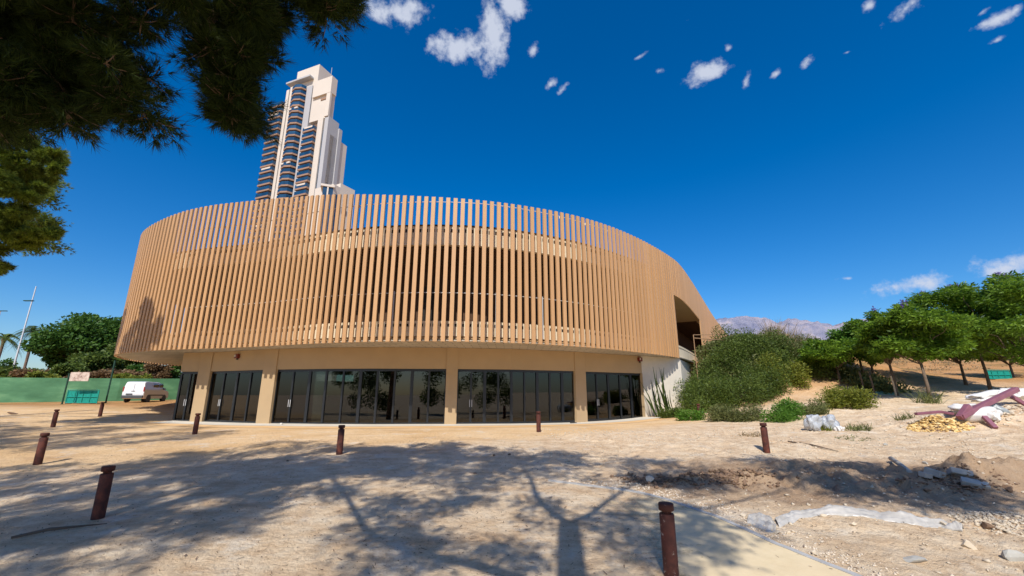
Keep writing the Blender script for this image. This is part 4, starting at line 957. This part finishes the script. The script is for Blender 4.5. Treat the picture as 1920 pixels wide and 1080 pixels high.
# white van
M_VAN = simple('white_paint', (.78,.78,.78), .25, .02); M_VG = simple('van_glass', (.02,.03,.04), .05, .1); M_TYRE = simple('tyre_rubber', (.02,.02,.02), .9, .1)
M_BUMP = simple('grey_bumper', (.06,.065,.07), .6); M_RIM = simple('steel_rim', (.3,.3,.31), .4); M_TAIL = simple('tail_red', (.35,.02,.02), .3)
r = ray(272, 752); vy = 42.0; vx = r.x/r.y*vy
def van(x, y, heading):
    t = empty('parked_van', (x, y, g(x, y)), heading, 'small white panel van parked with its rear to the forecourt, before the green fence', 'van')
    Wd = .86
    prof = [(-2.1,.42),(-2.14,.75),(-2.1,1.15),(-2.02,1.66),(-1.9,1.8),(-1.6,1.84),(.3,1.83),(.62,1.76),(1.3,1.2),(1.42,1.12),(1.95,1.0),(2.1,.86),(2.16,.6),(2.14,.38),(1.9,.3),(-1.95,.3)]
    mb = MB(); n = len(prof)
    def wfac(z): return 1.0 if z < 1.15 else 1-.16*((z-1.15)/.7)
    secs = [(-Wd, .97), (-Wd*.96, 1.0), (Wd*.96, 1.0), (Wd, .97)]
    vs = []
    for w, sc in secs:
        for (a, z) in prof: vs.append((w*wfac(z), a*(sc if abs(w) == Wd else 1), .3+(z-.3)*(sc if abs(w) == Wd else 1)))
    fs = [tuple(range(n)), tuple(range(4*n-1, 3*n-1, -1))]
    for k in range(3):
        for i in range(n): fs.append((k*n+i, k*n+(i+1) % n, (k+1)*n+(i+1) % n, (k+1)*n+i)[::-1])
    mb.add(vs, fs); body = mb.build('body', M_VAN, t, bevel=.03)
    for s in (-1, 1):
        MB().box((s*Wd*.95, .62, 1.42), (.03, .62, .38), 0, 0, s*.2).build('side_window', M_VG, t, bevel=.01)
        MB().box((s*Wd*.955, -.25, 1.42), (.03, .85, .36), 0, 0, s*.2).build('side_window', M_VG, t, bevel=.01)
        MB().box((s*(Wd+.1), .95, 1.2), (.2, .1, .18)).build('mirror', M_BUMP, t, bevel=.02)
        MB().box((s*.80, -2.1, 1.15), (.09, .06, .42)).build('tail_light', M_TAIL, t, bevel=.01)
        MB().box((s*.66, 2.06, .8), (.3, .1, .16)).build('headlight', M_WHT, t, bevel=.02)
        MB().box((s*(Wd+.005), -.1, .62), (.02, 2.4, .1)).build('side_moulding', M_BUMP, t)
        for yy in (-1.3, 1.33):
            w = empty('wheel', (s*.76, yy, .31)); w.parent = t
            a = MB().lathe([(.2,-.1),(.3,-.1),(.315,-.06),(.315,.06),(.3,.1),(.2,.1)], 22).build('tyre', M_TYRE, w, True); a.rotation_euler = (0, PI/2, 0)
            a = MB().lathe([(.02,-.09),(.19,-.085),(.2,-.06),(.2,.06),(.19,.085),(.02,.11)], 16).build('rim', M_RIM, w); a.rotation_euler = (0, PI/2, 0)
            a = MB().lathe([(.345,-.02),(.36,-.02),(.36,.02),(.345,.02)], 20).build('wheel_arch', M_BUMP, w); a.rotation_euler = (0, PI/2, 0); a.location = (s*.1, 0, 0)
    MB().box((0, -2.16, .48), (1.66, .14, .26)).build('rear_bumper', M_BUMP, t, bevel=.03)
    MB().box((0, 2.14, .48), (1.6, .14, .26)).build('front_bumper', M_BUMP, t, bevel=.03)
    MB().box((0, -2.118, 1.1), (.012, .02, 1.2)).build('door_gap', M_BUMP, t)
    MB().box((-.02, -2.125, .98), (.3, .04, .05)).build('door_handle', M_BUMP, t)
    MB().box((-.28, -2.16, .72), (.5, .02, .11)).build('number_plate', M_BUMP, t)
    MB().box((0, .99, 1.5), (1.3, .02, .66), 0, R(-50)).build('windscreen', M_VG, t)
    return t
van(vx, vy, R(13))
# far trees and scrub on the left
def ptree(name, label, u, v, y, topv, wpx, cbv, mat, nl, size, sd, **k):
    r = ray(u, v); x = r.x/r.y*y; z0 = g(x, y); rt = ray(u, topv); rc = ray(u, cbv)
    return broadleaf(name, label, k.pop('cat', 'tree'), x, y, EYE+rt.z/rt.y*y-z0, wpx/2/FPX*y*1.0, max(.4, EYE+rc.z/rc.y*y-z0), mat, nl, size, sd, k.pop('group', None), k.pop('trunk', .22), (0, 0), k.pop('clumps', 26), .8, 0, .55, z0)
ptree('spreading_tree', 'big dense dome shaped green tree behind the green fence', 138, 740, 62, 582, 165, 705, M_BROAD, 20000, .5, 201, clumps=34)
ptree('dark_tree', 'dark low tree between the dome shaped tree and the pavilion corner', 205, 740, 58, 640, 90, 716, M_SHRUB, 8000, .4, 202)
ptree('dark_tree', 'dark rounded tree below and right of the dome shaped one', 165, 740, 55, 655, 80, 716, M_SHRUB, 8000, .4, 203)
hd = 'hedge bushes behind the green fence'
for i, (u, y, tv, w, mt, lab) in enumerate(((-10,60,672,70,M_BROAD,'bright bush at the left edge below the palm'),(25,52,684,80,M_SHRUB,'dark hedge bush below the palm'),(75,52,686,90,M_SCRUB,'brown scrub bush below the dome shaped tree'),
   (120,50,678,70,M_SHRUB,'dark hedge bush left of the sign board'),(255,56,680,60,M_BROAD,'green bush seen under the left corner of the pavilion'),(318,56,680,60,M_BROAD,'green bush seen beside the leftmost glazed bay'),(285,54,676,60,M_SCRUB,'brownish bush behind the post with the round top'),
   (215,50,688,90,M_SCRUB,'reddish brown scrub behind the pole'),(245,47,700,60,M_YEL,'pale yellowish scrub just behind the van roof'),(160,49,694,80,M_SCRUB,'brown scrub above the fence by the sign board'),(70,46,696,60,M_YEL,'small yellowish scrub on the fence line'))):
    ptree('hedge_bush', lab, u, 740, y, tv, w, 728, mt, 4500, .3, 220+i, cat='bush', group=hd, trunk=.08, clumps=12)
# palm
def palm(x, y, h, label, sd, n=34, L=2.6):
    t = empty('palm_tree', (x, y, g(x, y)), 0, label, 'palm'); q = random.Random(sd)
    MB().lathe([(.26,-.1),(.2,.4),(.17,h*.5),(.19,h*.9),(.34,h*.97),(.25,h)], 12).build('trunk', M_BARKP, t, True)
    mb = MB()
    for k in range(n):
        a = q.uniform(0, 2*PI); el = q.uniform(-.5, 1.3); d = Vector((math.cos(a)*math.cos(el), math.sin(a)*math.cos(el), math.sin(el))); p = Vector((0, 0, h)); side = Vector((-math.sin(a), math.cos(a), 0)); prev = None
        for s in range(11):
            u = s/10; c = p+d*L*u+Vector((0, 0, -1.5*u*u*L*.5)); dn = (d+Vector((0, 0, -1.5*u))).normalized(); w = .55*math.sin(PI*min(1, u*.9+.08))
            if s:
                for sg in (-1, 1): mb.add([c, c+dn*.09, c+side*sg*w+dn*.3+Vector((0,0,-.16))], [(0, 1, 2)])
                for sg in (-1, 1): m2 = (c+prev)/2; mb.add([m2, m2+dn*.09, m2+side*sg*w+dn*.3+Vector((0,0,-.16))], [(0, 1, 2)])
            prev = c
        mb.tube([p, p+d*L*.5+Vector((0,0,-.19*L)), p+d*L+Vector((0,0,-.75*L))], [.03,.02,.005], 4, False)
    mb.build('fronds', M_SHRUB, t)
r = ray(46, 690); palm(r.x/r.y*66, 66, 9.4, 'grey green palm tree beside the leaning looking lamp mast', 7)
r = ray(-8, 690); palm(r.x/r.y*70, 70, 8.6, 'palm tree cut by the left edge of the view', 8)
# lamp mast
r = ray(30, 672); my = 60.0; mxx = r.x/r.y*my; rt = ray(66, 537)
t = empty('lamp_mast', (mxx, my, g(mxx, my)), 0, 'tall slim white lamp mast rising beside the palm tree', 'street lamp'); hh = EYE+rt.z/rt.y*my-g(mxx, my)
MB().tube([(0,0,0),(0,0,hh)], [.13,.06], 10).build('mast', M_STEEL, t); MB().box((-.5, 0, hh*.86), (1.3, .3, .12)).build('lamp_head', M_GPOST, t); MB().tube([(0,0,hh*.86),(-.5,0,hh*.86)], .05, 6).build('arm', M_STEEL, t)
r = ray(-4, 600); t = empty('lamp_mast', (r.x/r.y*80, 80, g(r.x/r.y*80, 80)), 0, 'far lamp mast at the left edge with only its lamp head showing', 'street lamp'); rt = ray(-4, 583); hh = EYE+rt.z/rt.y*80-t.location.z
MB().tube([(0,0,0),(0,0,hh)], [.18,.08], 8).build('mast', M_STEEL, t); MB().box((.5, 0, hh), (1.4, .3, .12)).build('lamp_head', M_GPOST, t)

# ------------------------------------------------------------ rail on the bank
M_WOOD = simple('weathered_wood', srgb(150,118,86), .9, .2, 5)
a = at_y(1300, 628, 34); b = at_y(1358, 627, 36); c = at_y(1412, 634, 38)
t = empty('wooden_rail', (a.x, a.y, g(a.x, a.y)), 0, 'thin wooden handrail crossing the top of the bank', 'railing'); o = Vector(t.location)
MB().tube([a-o, b-o, c-o], .03, 6).build('top_rail', M_WOOD, t); MB().tube([a-o-Vector((0,0,.25)), b-o-Vector((0,0,.5)), c-o-Vector((0,0,.9))], .04, 6).build('lower_rail', M_WOOD, t)
for q in (a, b, c): MB().tube([q-o, Vector((q.x, q.y, g(q.x, q.y)-.2))-o], .035, 6).build('post', M_WOOD, t)

# ------------------------------------------------------------ rubble, sacks, pipes and litter
M_ROCK = simple('pale_limestone', srgb(200,184,160), .95, .15, 3, .6, 14)
M_ROCKG = simple('grey_stone', srgb(168,164,154), .95, .18, 4, .6, 14)
m = Mat('yellow_stone'); _g = m.n('ShaderNodeNewGeometry'); m.col(m.ramp(m.math('ADD', m.math('MULTIPLY', _g.outputs['Random Per Island'], .7), m.math('MULTIPLY', m.noise(20, 4), .3)), [(0, srgb(186,148,88)), (.5, srgb(224,188,120)), (1, srgb(238,214,160))])); m.set(Roughness=.95); m.bump(m.noise(40, 5), .6, .01); M_YST = m.m
M_RUB = simple('rubble_brown', srgb(128,102,80), .95, .3, 6, .8, 16)
def rockmesh(mb, c, s, sd, flat=.65):
    q = np.random.default_rng(sd); me = bpy.data.meshes.new('tmp'); import bmesh
    bm = bmesh.new(); bmesh.ops.create_icosphere(bm, subdivisions=2, radius=1.0)
    ax = q.random(3)*.5+.7; ph = q.random((7, 3))*2-1; ph = nrm(ph); off = q.random(7)*.4+.28
    vs = []
    for v in bm.verts:
        p = np.array(v.co)
        for k in range(7):
            d = p@ph[k]
            if d > off[k]: p = p-ph[k]*(d-off[k])
        p = p*ax*np.array([1, 1, flat])*s*(1+.05*math.sin(p[0]*9+p[1]*7)); vs.append(p)
    a = q.random()*6.28; ca, sa = math.cos(a), math.sin(a)
    mb.add([(c[0]+p[0]*ca-p[1]*sa, c[1]+p[0]*sa+p[1]*ca, c[2]+p[2]) for p in vs], [tuple(v.index for v in f.verts) for f in bm.faces]); bm.free(); bpy.data.meshes.remove(me); return mb
def rock(u, v, s, label, mat=None, sd=1, name='rock', group='loose rocks on the bare earth', flat=.65):
    p = gp(u, v); o = rockmesh(MB(), (0, 0, s*flat*.35), s, sd, flat).build(name, mat or M_ROCK, smooth=False); o.location = p; tag(o, label, 'rock', group); return o
for i, (u, v, s, lab, mt) in enumerate((
  (1710,1052,.2,'flat pale slab of stone near the bottom right',M_ROCKG),(1815,1027,.14,'pale stone on the ridge of rubble at the right',M_ROCK),(1910,1050,.16,'stone at the right edge near the bottom corner',M_ROCKG),
  (1218,904,.17,'pale grey boulder at the top end of the concrete path',M_ROCKG),(1392,968,.07,'small stone beside the kerb near the plastic sheet',M_ROCK),(1455,1000,.07,'small white stone just outside the kerb bend',M_ROCK),
  (895,793,.3,'yellow lump of stone lying on the apron before the glass',M_YST),(1600,985,.07,'stone lying below the crumpled plastic sheet',M_ROCK),(1770,985,.1,'rounded pale stone right of the plastic sheet end',M_ROCK),
  (1735,870,.1,'stone left of the broken concrete heap',M_ROCKG),(1660,835,.08,'small stone on bright sand below the yellow pile',M_ROCKG),(1765,823,.1,'flat stone on bright sand below the yellow pile',M_ROCK),
  (540,865,.06,'tiny dark stone in the shade before the widest glazed bay',M_RUB),(925,855,.07,'dark clod in the tree shade at the centre',M_RUB),(955,853,.08,'pair dark clod right of the central one in shade',M_RUB),(890,888,.06,'small dark clod in shade nearer the viewer',M_RUB),
  (1545,968,.06,'pebble on the plastic sheet border',M_ROCK),(1530,1040,.08,'small stone close outside the lower kerb',M_ROCK),(1850,990,.12,'brownish stone right of the rubble ridge',M_RUB),(22,777,.25,'dark lump of debris near the left edge before the fence',M_RUB))):
    rock(u, v, s, lab, mt, 300+i, flat=.3 if i == 0 else .65)
# litter near the glass
p = gp(1075, 794); t = empty('litter_scrap', p, .3, 'small dark scrap of litter on the apron by the narrow column', 'litter'); MB().box((0,0,.04), (.4,.12,.06), .2).build('scrap', M_DARK, t); MB().box((.2,.1,.05), (.22,.1,.05), .9).build('wrapper', M_WHT, t)
p = gp(527, 797); t = empty('floor_spotlight', p, 0, 'small white lamp on the apron before the widest glazed bay', 'lamp'); MB().lathe([(.08,0),(.1,.05),(.07,.1),(.02,.12)], 12).build('housing', M_WHT, t); MB().lathe([(.12,0),(.12,.015)], 12).build('base_plate', M_DARK, t)
# gravel (stuff)
def gravel(name, pts, smin, smax, mat, sd, label):
    q = np.random.default_rng(sd); V = []; F = []; k = 0
    base = np.array([(1,0,0),(-1,0,0),(0,1,0),(0,-1,0),(0,0,1),(0,0,-1)], float); fc = np.array([(0,2,4),(2,1,4),(1,3,4),(3,0,4),(2,0,5),(1,2,5),(3,1,5),(0,3,5)])
    pts = np.array(pts); n = len(pts); z = hnp(pts[:, 0], pts[:, 1])
    for i in range(n):
        s = smin+(smax-smin)*q.random()**2.5; sc = s*(.6+.7*q.random(3))*np.array([1, 1, .7]); a = q.random()*6.28; R_ = np.array([[math.cos(a), -math.sin(a), 0], [math.sin(a), math.cos(a), 0], [0, 0, 1]])
        v = (base+q.normal(size=(6, 3))*.25)*sc@R_.T+np.array([pts[i, 0], pts[i, 1], z[i]+s*.2]); V.append(v); F.append(fc+6*i)
    o = npmesh(name, np.concatenate(V), np.concatenate(F), mat); tag(o, label, 'gravel', kind='stuff'); return o
q = np.random.default_rng(5); pts = []
for _ in range(5200):                                              # white rubble along the outside of the kerb
    i = q.integers(2, len(kd)-1); d = abs(q.normal())*.38+.1; a = offs([kd[i-1], kd[i], kd[min(i+1, len(kd)-1)]], -0)[1]; tx = Vector((kd[i][0]-kd[i-1][0], kd[i][1]-kd[i-1][1])).normalized()
    pts.append((a[0]-tx.y*d+q.normal()*.05, a[1]+tx.x*d+q.normal()*.05))
side = 1 if kerb_x(pts[0][1]) < pts[0][0] else -1
if side < 0: pts = [(2*kerb_x(y)-x, y) for x, y in pts]
gravel('kerb_gravel', pts, .004, .03, simple('white_rubble', srgb(212,196,174), .95, .18, 5), 6, 'white crushed rubble spilling along the outside of the kerb')
pts = []
for _ in range(9000):
    y = 2+q.random()**.8*20; x = kerb_x(y)+.3+q.random()*18
    if vnoise(np.array(x), np.array(y), .5, 21) > .45: pts.append((x, y))
for _ in range(2600):
    a = q.random()*6.28; r_ = q.random()**.5; pts.append((9.9+1.9*r_*math.cos(a), 8.3+.75*r_*math.sin(a)-.12*(r_*math.cos(a))*1.9))
gravel('loose_gravel', pts, .006, .05, M_ROCK, 7, 'pale gravel and pebbles strewn over the dug earth')
pts = [(q.uniform(-12, 4), q.uniform(6, 17)) for _ in range(2600)]
gravel('fine_gravel', pts, .004, .016, M_RUB, 8, 'fine dark grit and cone scales on the beaten earth')
pts = [(5.3+q.normal()*.55, 11.3+q.normal()*.3) for _ in range(700)]+[(3.6+q.normal()*.5, 11.4+q.normal()*.25) for _ in range(400)]
gravel('clods', pts, .015, .08, M_RUB, 9, 'dark broken clods of earth at the top end of the concrete path')
# yellow stone pile
yp0 = gp(1700, 800); yp1 = gp(1848, 810); yc = (yp0+yp1)/2; L_ = (yp1-yp0).length/2
mb = MB()
for i in range(760):
    a = rr.uniform(0, 2*PI); r_ = math.sqrt(rr.random()); x = yc.x+L_*r_*math.cos(a); y = yc.y+.2+.75*r_*math.sin(a); hz = .44*(1-r_**1.5)*(.55+.45*math.sin(2.2*(x-yc.x)/L_+1.6)); s = rr.uniform(.03, .07)+(.05 if i % 9 == 0 else 0)
    rockmesh(mb, (x-yc.x, y-yc.y, g(x, y)-yc.z+hz*rr.uniform(.75, 1.0)), s, 500+i)
o = mb.build('stone_pile', M_YST); o.location = yc; tag(o, 'low heap of yellow broken stones beside the purple pipes', 'stone pile', kind='stuff')
# dirt and rubble heap with sacks
def at(u, v, y): return at_y(u, v, y)
hy = gp(1850, 792).y
mb = MB()
for i in range(260):
    x = rr.gauss(0, 1.5); y = rr.gauss(0, .6); s = rr.uniform(.03, .13); P = gp(1870, 785); X_ = P.x+.6+x; Y_ = P.y+.6+y
    rockmesh(mb, (X_-P.x, Y_-P.y, g(X_, Y_)-P.z+s*.3), s, 1200+i)
o = mb.build('rubble_heap', M_ROCK); o.location = P; tag(o, 'pale rubble strewn over the dirt heap at the right edge', 'rubble', kind='stuff')
M_SACK = simple('white_woven_sack', srgb(214,210,204), .8, .06, 5, .5, 60)
M_SACKG = simple('grey_plastic_bag', srgb(150,154,152), .4, .2, 6, .6, 12)
M_MAUVE = simple('mauve_pipe', srgb(134,84,96), .55, .14, 3)
def blob(name, u, v, y, dims, rz, mat, label, cat, sd, group=None, crumple=.16, ry=0, up=0):
    import bmesh
    c = at_y(u, v, y); bm = bmesh.new(); bmesh.ops.create_icosphere(bm, subdivisions=4, radius=1.0); q = np.random.default_rng(sd); w = q.normal(size=(7, 3))*2.6; ph = q.random(7)*6.28
    for vt in bm.verts:
        p = np.array(vt.co); s_ = 0
        for k in range(7): s_ += math.sin(p@w[k]*(1+k*.35)+ph[k])/(1+k*.5)
        e = 1+crumple*s_*.45; p = np.sign(p)*np.abs(p)**.8*e; vt.co = (p[0]*dims[0], p[1]*dims[1], p[2]*dims[2])
    me = bpy.data.meshes.new(name); bm.to_mesh(me); bm.free(); me.polygons.foreach_set('use_smooth', [True]*len(me.polygons))
    o = link(name, me, mat); o.location = (c.x, c.y, max(c.z, g(c.x, c.y)+dims[2]*.4)+up); o.rotation_euler = (0, ry, rz); tag(o, label, cat, group); return o
sk = 'sacks dumped on the heap'
blob('sack', 1838, 778, hy+.3, (.62,.42,.24), .1, M_SACK, 'big white sack slumped behind the yellow stones', 'sack', 1, sk, .3, ry=-.2)
blob('sack', 1858, 786, hy+.1, (.36,.3,.2), .7, M_SACK, 'smaller white sack drooping at the right end of the yellow stones', 'sack', 2, sk, .34)
blob('sack', 1868, 769, hy+.6, (.36,.22,.16), -.5, M_SACKG, 'grey sack lying on the heap under the long purple pipe', 'sack', 3, sk, ry=.5)
blob('sack', 1805, 766, hy+.8, (.5,.35,.2), .4, M_SACK, 'pale sack beneath the bend of the purple pipe', 'sack', 4, sk, .34)
blob('sack', 1905, 738, hy+2.2, (.5,.35,.22), .2, M_SACK, 'white sack on top of the heap at the right edge', 'sack', 5, sk, .34)
blob('sack', 1850, 742, hy+1.9, (.9,.35,.16), .2, M_SACK, 'white torn sheet bag behind the long purple pipe', 'sack', 6, sk, .35, ry=-.15)
def duct(name, pts, w, h, label, bevel=.015):
    o0 = Vector(pts[0]); mb = MB()
    for a, b in zip(pts[:-1], pts[1:]):
        a = Vector(a); b = Vector(b); d = (b-a); L = d.length; m4 = Matrix.Translation((a+b)/2-o0) @ d.to_track_quat('X', 'Z').to_matrix().to_4x4(); mb.box((0, 0, 0), (L+w*.3, w, h), M=m4)
    o = mb.build(name, M_MAUVE, bevel=bevel); o.location = o0; tag(o, label, 'pipe', 'purple pipe lengths on the heap'); return o
duct('pipe_length', [at(1800,783,hy), at(1815,762,hy+.1)], .2, .2, 'short upright purple pipe piece at the left end of the long one')
duct('pipe_length', [at(1803,781,hy-.05), at(1832,765,hy+.2), at(1905,730,hy+1.0)], .2, .18, 'long bent purple pipe slanting up over the heap')
duct('pipe_length', [at(1718,776,hy+.5), at(1762,772,hy+.6), at(1785,776,hy+.7)], .14, .1, 'thin purple pipe lying flat behind the yellow stones')
duct('pipe_length', [at(1846,782,hy-.1), at(1866,802,hy-.5)], .16, .12, 'short purple pipe poking out below the white sacks')
duct('pipe_length', [at(1898,744,hy+1.3), at(1925,760,hy+1.2)], .16, .14, 'purple pipe end at the right edge of the heap')
# crumpled plastic bags
m = Mat('clear_plastic'); m.col(srgb(206,210,214)); m.set(Roughness=.25); m.b.inputs['Transmission Weight'].default_value = .35; m.bump(m.noise(14, 5), .9, .05); M_CLR = m.m
bg_ = 'crumpled plastic bags on the dirt'; by = gp(1545, 808).y
blob('plastic_bag', 1524, 794, by, (.32,.3,.36), .2, M_CLR, 'left upright crumpled clear plastic bag', 'bag', 11, bg_, .3)
blob('plastic_bag', 1558, 795, by+.1, (.36,.3,.34), 1.0, M_CLR, 'right crumpled clear plastic bag with a pale top', 'bag', 12, bg_, .3)
blob('plastic_bag', 1575, 808, by-.3, (.2,.16,.12), .4, M_SACK, 'small white scrap bag at the foot of the clear ones', 'bag', 13, bg_, .25)
stalks('dry_weed', 'yellowish weeds growing between the crumpled bags', 'weed', gp(1548, 806), 110, .35, .3, M_YEL, 130, None, .015, .5)
stalks('dry_weed', 'dry brown weeds right of the crumpled bags', 'weed', gp(1610, 806), 130, .35, .5, M_OLIVE, 131, None, .015, .7)
stalks('dry_weed', 'thin dry weeds left of the rusty bollard on dirt', 'weed', gp(1412, 817), 90, .25, .5, M_DRY, 132, None, .012, .7)
stalks('dry_weed', 'flattened grey weeds below the crumpled bags', 'weed', gp(1600, 822), 120, .15, .6, M_OLIVE, 133, None, .015, 1.2)
# broken concrete heap
hp = gp(1790, 905)
for i, (u, v, s, sz, rz, rx, lab) in enumerate(((1757,893,0,(.62,.3,.16),.5,.25,'grey broken slab at the left of the concrete heap'),(1800,893,0,(.4,.3,.14),-.4,-.5,'tilted concrete shard on top of the heap'),(1828,912,0,(.45,.25,.12),-.7,.3,'concrete shard at the right of the heap'),(1735,896,0,(.22,.16,.12),.2,.1,'small block at the left foot of the concrete heap'))):
    p = gp(u, v); o = MB().box((0, 0, .06), sz).build('concrete_block', M_ROCKG, bevel=.02); o.location = p; o.rotation_euler = (rx, .2, rz); tag(o, lab, 'concrete block', 'broken concrete blocks')
mb = MB()
for i in range(420):
    x = rr.gauss(0, .7); y = rr.gauss(0, .28); s = rr.uniform(.012, .05)+(.05 if i % 24 == 0 else 0); X_ = hp.x+x; Y_ = hp.y+y; hz = max(0, .1-.1*abs(x))*rr.random()
    rockmesh(mb, (x, y, g(X_, Y_)-hp.z+hz), s, 2000+i)
o = mb.build('debris_heap', M_RUB); o.location = hp; tag(o, 'heap of brown broken debris on the tree shaded dirt', 'rubble', kind='stuff')
p0 = gp(1672, 868); p1 = gp(1706, 888); t = MB().tube([Vector((0,0,.12)), (p1-p0)*.5+Vector((0,0,.1)), (p1-p0)+Vector((0,0,.03))], .06, 10).build('pipe_offcut', M_ROCKG, smooth=True); t.location = p0; tag(t, 'short grey pipe offcut left of the concrete heap', 'pipe')
# plastic sheet
def sheet(name, top, bot, mat, label, lift=.05, wr=.05):
    n = 150; V = []; F = []; k = 13
    def ev(P, t):
        x = t*(len(P)-1); i = min(int(x), len(P)-2); f = x-i; return Vector(P[i]).lerp(Vector(P[i+1]), f)
    T = [gp(*q) for q in top]; B = [gp(*q) for q in bot]
    for i_ in range(n):
        i = i_*60/n; a = ev(T, i_/(n-1)); b = ev(B, i_/(n-1))
        for j in range(k):
            q = a.lerp(b, j/(k-1)); e = math.sin(PI*j/(k-1)); z = g(q.x, q.y)+.0+lift*e*(.7+.3*math.sin(i*.35))+wr*(e+.2)*(math.sin(j*2.1+i*.17)*.8+.35*math.sin(i*.9+j*1.7)+.15*math.sin(i*2.9-j*1.1))*.5
            V.append((q.x-T[0].x, q.y-T[0].y, z-T[0].z))
    for i in range(n-1):
        for j in range(k-1): a = i*k+j; F.append((a, a+1, a+k+1, a+k))
    me = bpy.data.meshes.new(name); me.from_pydata(V, [], F); o = link(name, me, mat); me.polygons.foreach_set('use_smooth', [True]*len(F)); o.location = T[0]; s_ = o.modifiers.new('thick', 'SOLIDIFY'); s_.thickness = .006; tag(o, label, 'sheet'); return o
M_SHEET = simple('milky_plastic', srgb(186,180,170), .3, .16, 5, .8, 16)
sheet('plastic_sheet', [(1452,975),(1480,962),(1530,955),(1590,955),(1650,962),(1720,972),(1780,980),(1808,992)], [(1462,990),(1500,972),(1550,966),(1600,968),(1650,975),(1710,984),(1770,992),(1805,996)], M_SHEET, 'long crumpled milky plastic sheet half buried in the dirt', .09, .05)
sheet('plastic_sheet', [(1405,965),(1425,960),(1445,968),(1456,985)], [(1400,980),(1420,990),(1440,998),(1455,1000)], M_SHEET, 'short crumpled plastic end piece beside the kerb', .05, .04)
# tarpaulin on the ground between the trees
sheet('tarpaulin', [(1636,734),(1660,733),(1688,734)], [(1640,739),(1662,740),(1686,740)], simple('pale_green_tarp', srgb(150,190,160), .6), 'pale green tarpaulin lying flat in the tree shade', .02, .02)
# fallen branches on the shaded dirt; the first tube stands in for a cast shadow
for i, (a_, b_, c_, lab) in enumerate((((1478,829),(1525,838),(1572,848),'cast shadow streak built as a thin tube on bright sand right of the rusty bollard'),((20,1012),(90,1000),(200,985),'thin dark fallen stick in the front left'),((1230,905),(1275,900),(1305,907),'dark twisted root at the top end of the path'))):
    P3 = [gp(*a_), gp(*b_), gp(*c_)]; o0 = P3[0]; t = MB().tube([q-o0+Vector((0, 0, .03+.03*(k == 1))) for k, q in enumerate(P3)], [.02, .028, .008], 6).build('branch_or_shadow', M_BARK); t.location = o0; tag(t, lab, 'branch', 'fallen branches')
# dry scrub on the far slopes
q = np.random.default_rng(12)
def scrub(name, label, xs_, ys_, n, h, mat, sd):
    q = np.random.default_rng(sd); X_ = q.uniform(*xs_, n); Y_ = q.uniform(*ys_, n); keep = np.array([vnoise(X_, Y_, .18, sd) > .48])[0]; X_ = X_[keep]; Y_ = Y_[keep]; Z_ = hnp(X_, Y_)
    per = 26; C = np.repeat(np.stack([X_, Y_, Z_+h*.3], 1), per, 0)+q.normal(size=(len(X_)*per, 3))*np.array([h*.8, h*.8, h*.35])
    d = nrm(q.normal(size=C.shape)+np.array([0, 0, .8])); s = nrm(np.cross(d, q.normal(size=C.shape)))*h*.11; e = C+d*h*.45
    V = np.stack([C-s, C+s, e], 1).reshape(-1, 3); o = npmesh(name, V, np.arange(len(V)).reshape(-1, 3), mat); tag(o, label, 'scrub', kind='stuff')
scrub('dry_scrub', 'dry brown and olive scrub on the slope behind the jacarandas', (26, 120), (58, 135), 2600, 1.5, M_SCRUB, 31)
scrub('straw_grass', 'straw coloured grass patches on the far slope', (18, 110), (42, 130), 2400, .45, M_DRY, 32)
scrub('bank_grass', 'dry grass growing between the shrubs on the bank', (15, 25.5), (29, 46), 3600, .62, M_OLIVE, 33)
scrub('left_scrub', 'reddish dry scrub on the rise behind the green fence', (-95, -15), (50, 85), 1800, 1.2, M_SCRUB, 34)
scrub('left_brush', 'green brush on the rise behind the green fence', (-95, -15), (56, 90), 900, 1.3, M_SHRUB, 35)

# belt of trees on the near side of the plot, mirrored in the glazing
q = np.random.default_rng(77); C = []; Rr_ = []; tb_ = MB()
for i in range(12):
    x = -42+i*7.5+q.normal()*1.2; y = -20-abs(q.normal())*4; h = 6.5+q.random()*5; z0 = g(x, y); tb_.tube([(x, y, z0), (x+.2, y, z0+h*.5)], [.25, .15], 7)
    for k in range(9):
        d = nrm(q.normal(size=3)); C.append((x+d[0]*2.6, y+d[1]*2.2, z0+h*.55+d[2]*h*.38)); Rr_.append((1.6, 1.6, 1.5))
V, F = leafcloud(np.array(C), np.array(Rr_), 60000, .3, .6, 0, 78); o = npmesh('tree_belt', V, F, M_SHRUB); tag(o, 'dark belt of trees on the near side of the plot, seen only mirrored in the glass', 'trees', kind='stuff')

# pine litter on the beaten earth
q = np.random.default_rng(88); n = 9000
P = np.stack([q.uniform(-16, 9, n), 4+q.random(n)**.8*15, np.zeros(n)], 1); P = P[vnoise(P[:, 0], P[:, 1], .7, 51)+.25*q.random(len(P)) > .5]; P[:, 2] = hnp(P[:, 0], P[:, 1])+.012
a = q.random(len(P))*6.28; d = np.stack([np.cos(a), np.sin(a), q.normal(size=len(P))*.12], 1)*(.03+.09*q.random((len(P), 1))**2); sd2 = np.stack([-np.sin(a), np.cos(a), np.zeros(len(P))], 1)*(.004+.01*q.random((len(P), 1))**3)
V = np.stack([P-sd2, P+sd2, P+d+sd2*.5, P+d-sd2*.5], 1).reshape(-1, 3); o = npmesh('pine_litter', V, np.arange(len(V)).reshape(-1, 4), M_RUB); tag(o, 'dry needles and twigs littering the beaten earth under the pines', 'litter', kind='stuff')
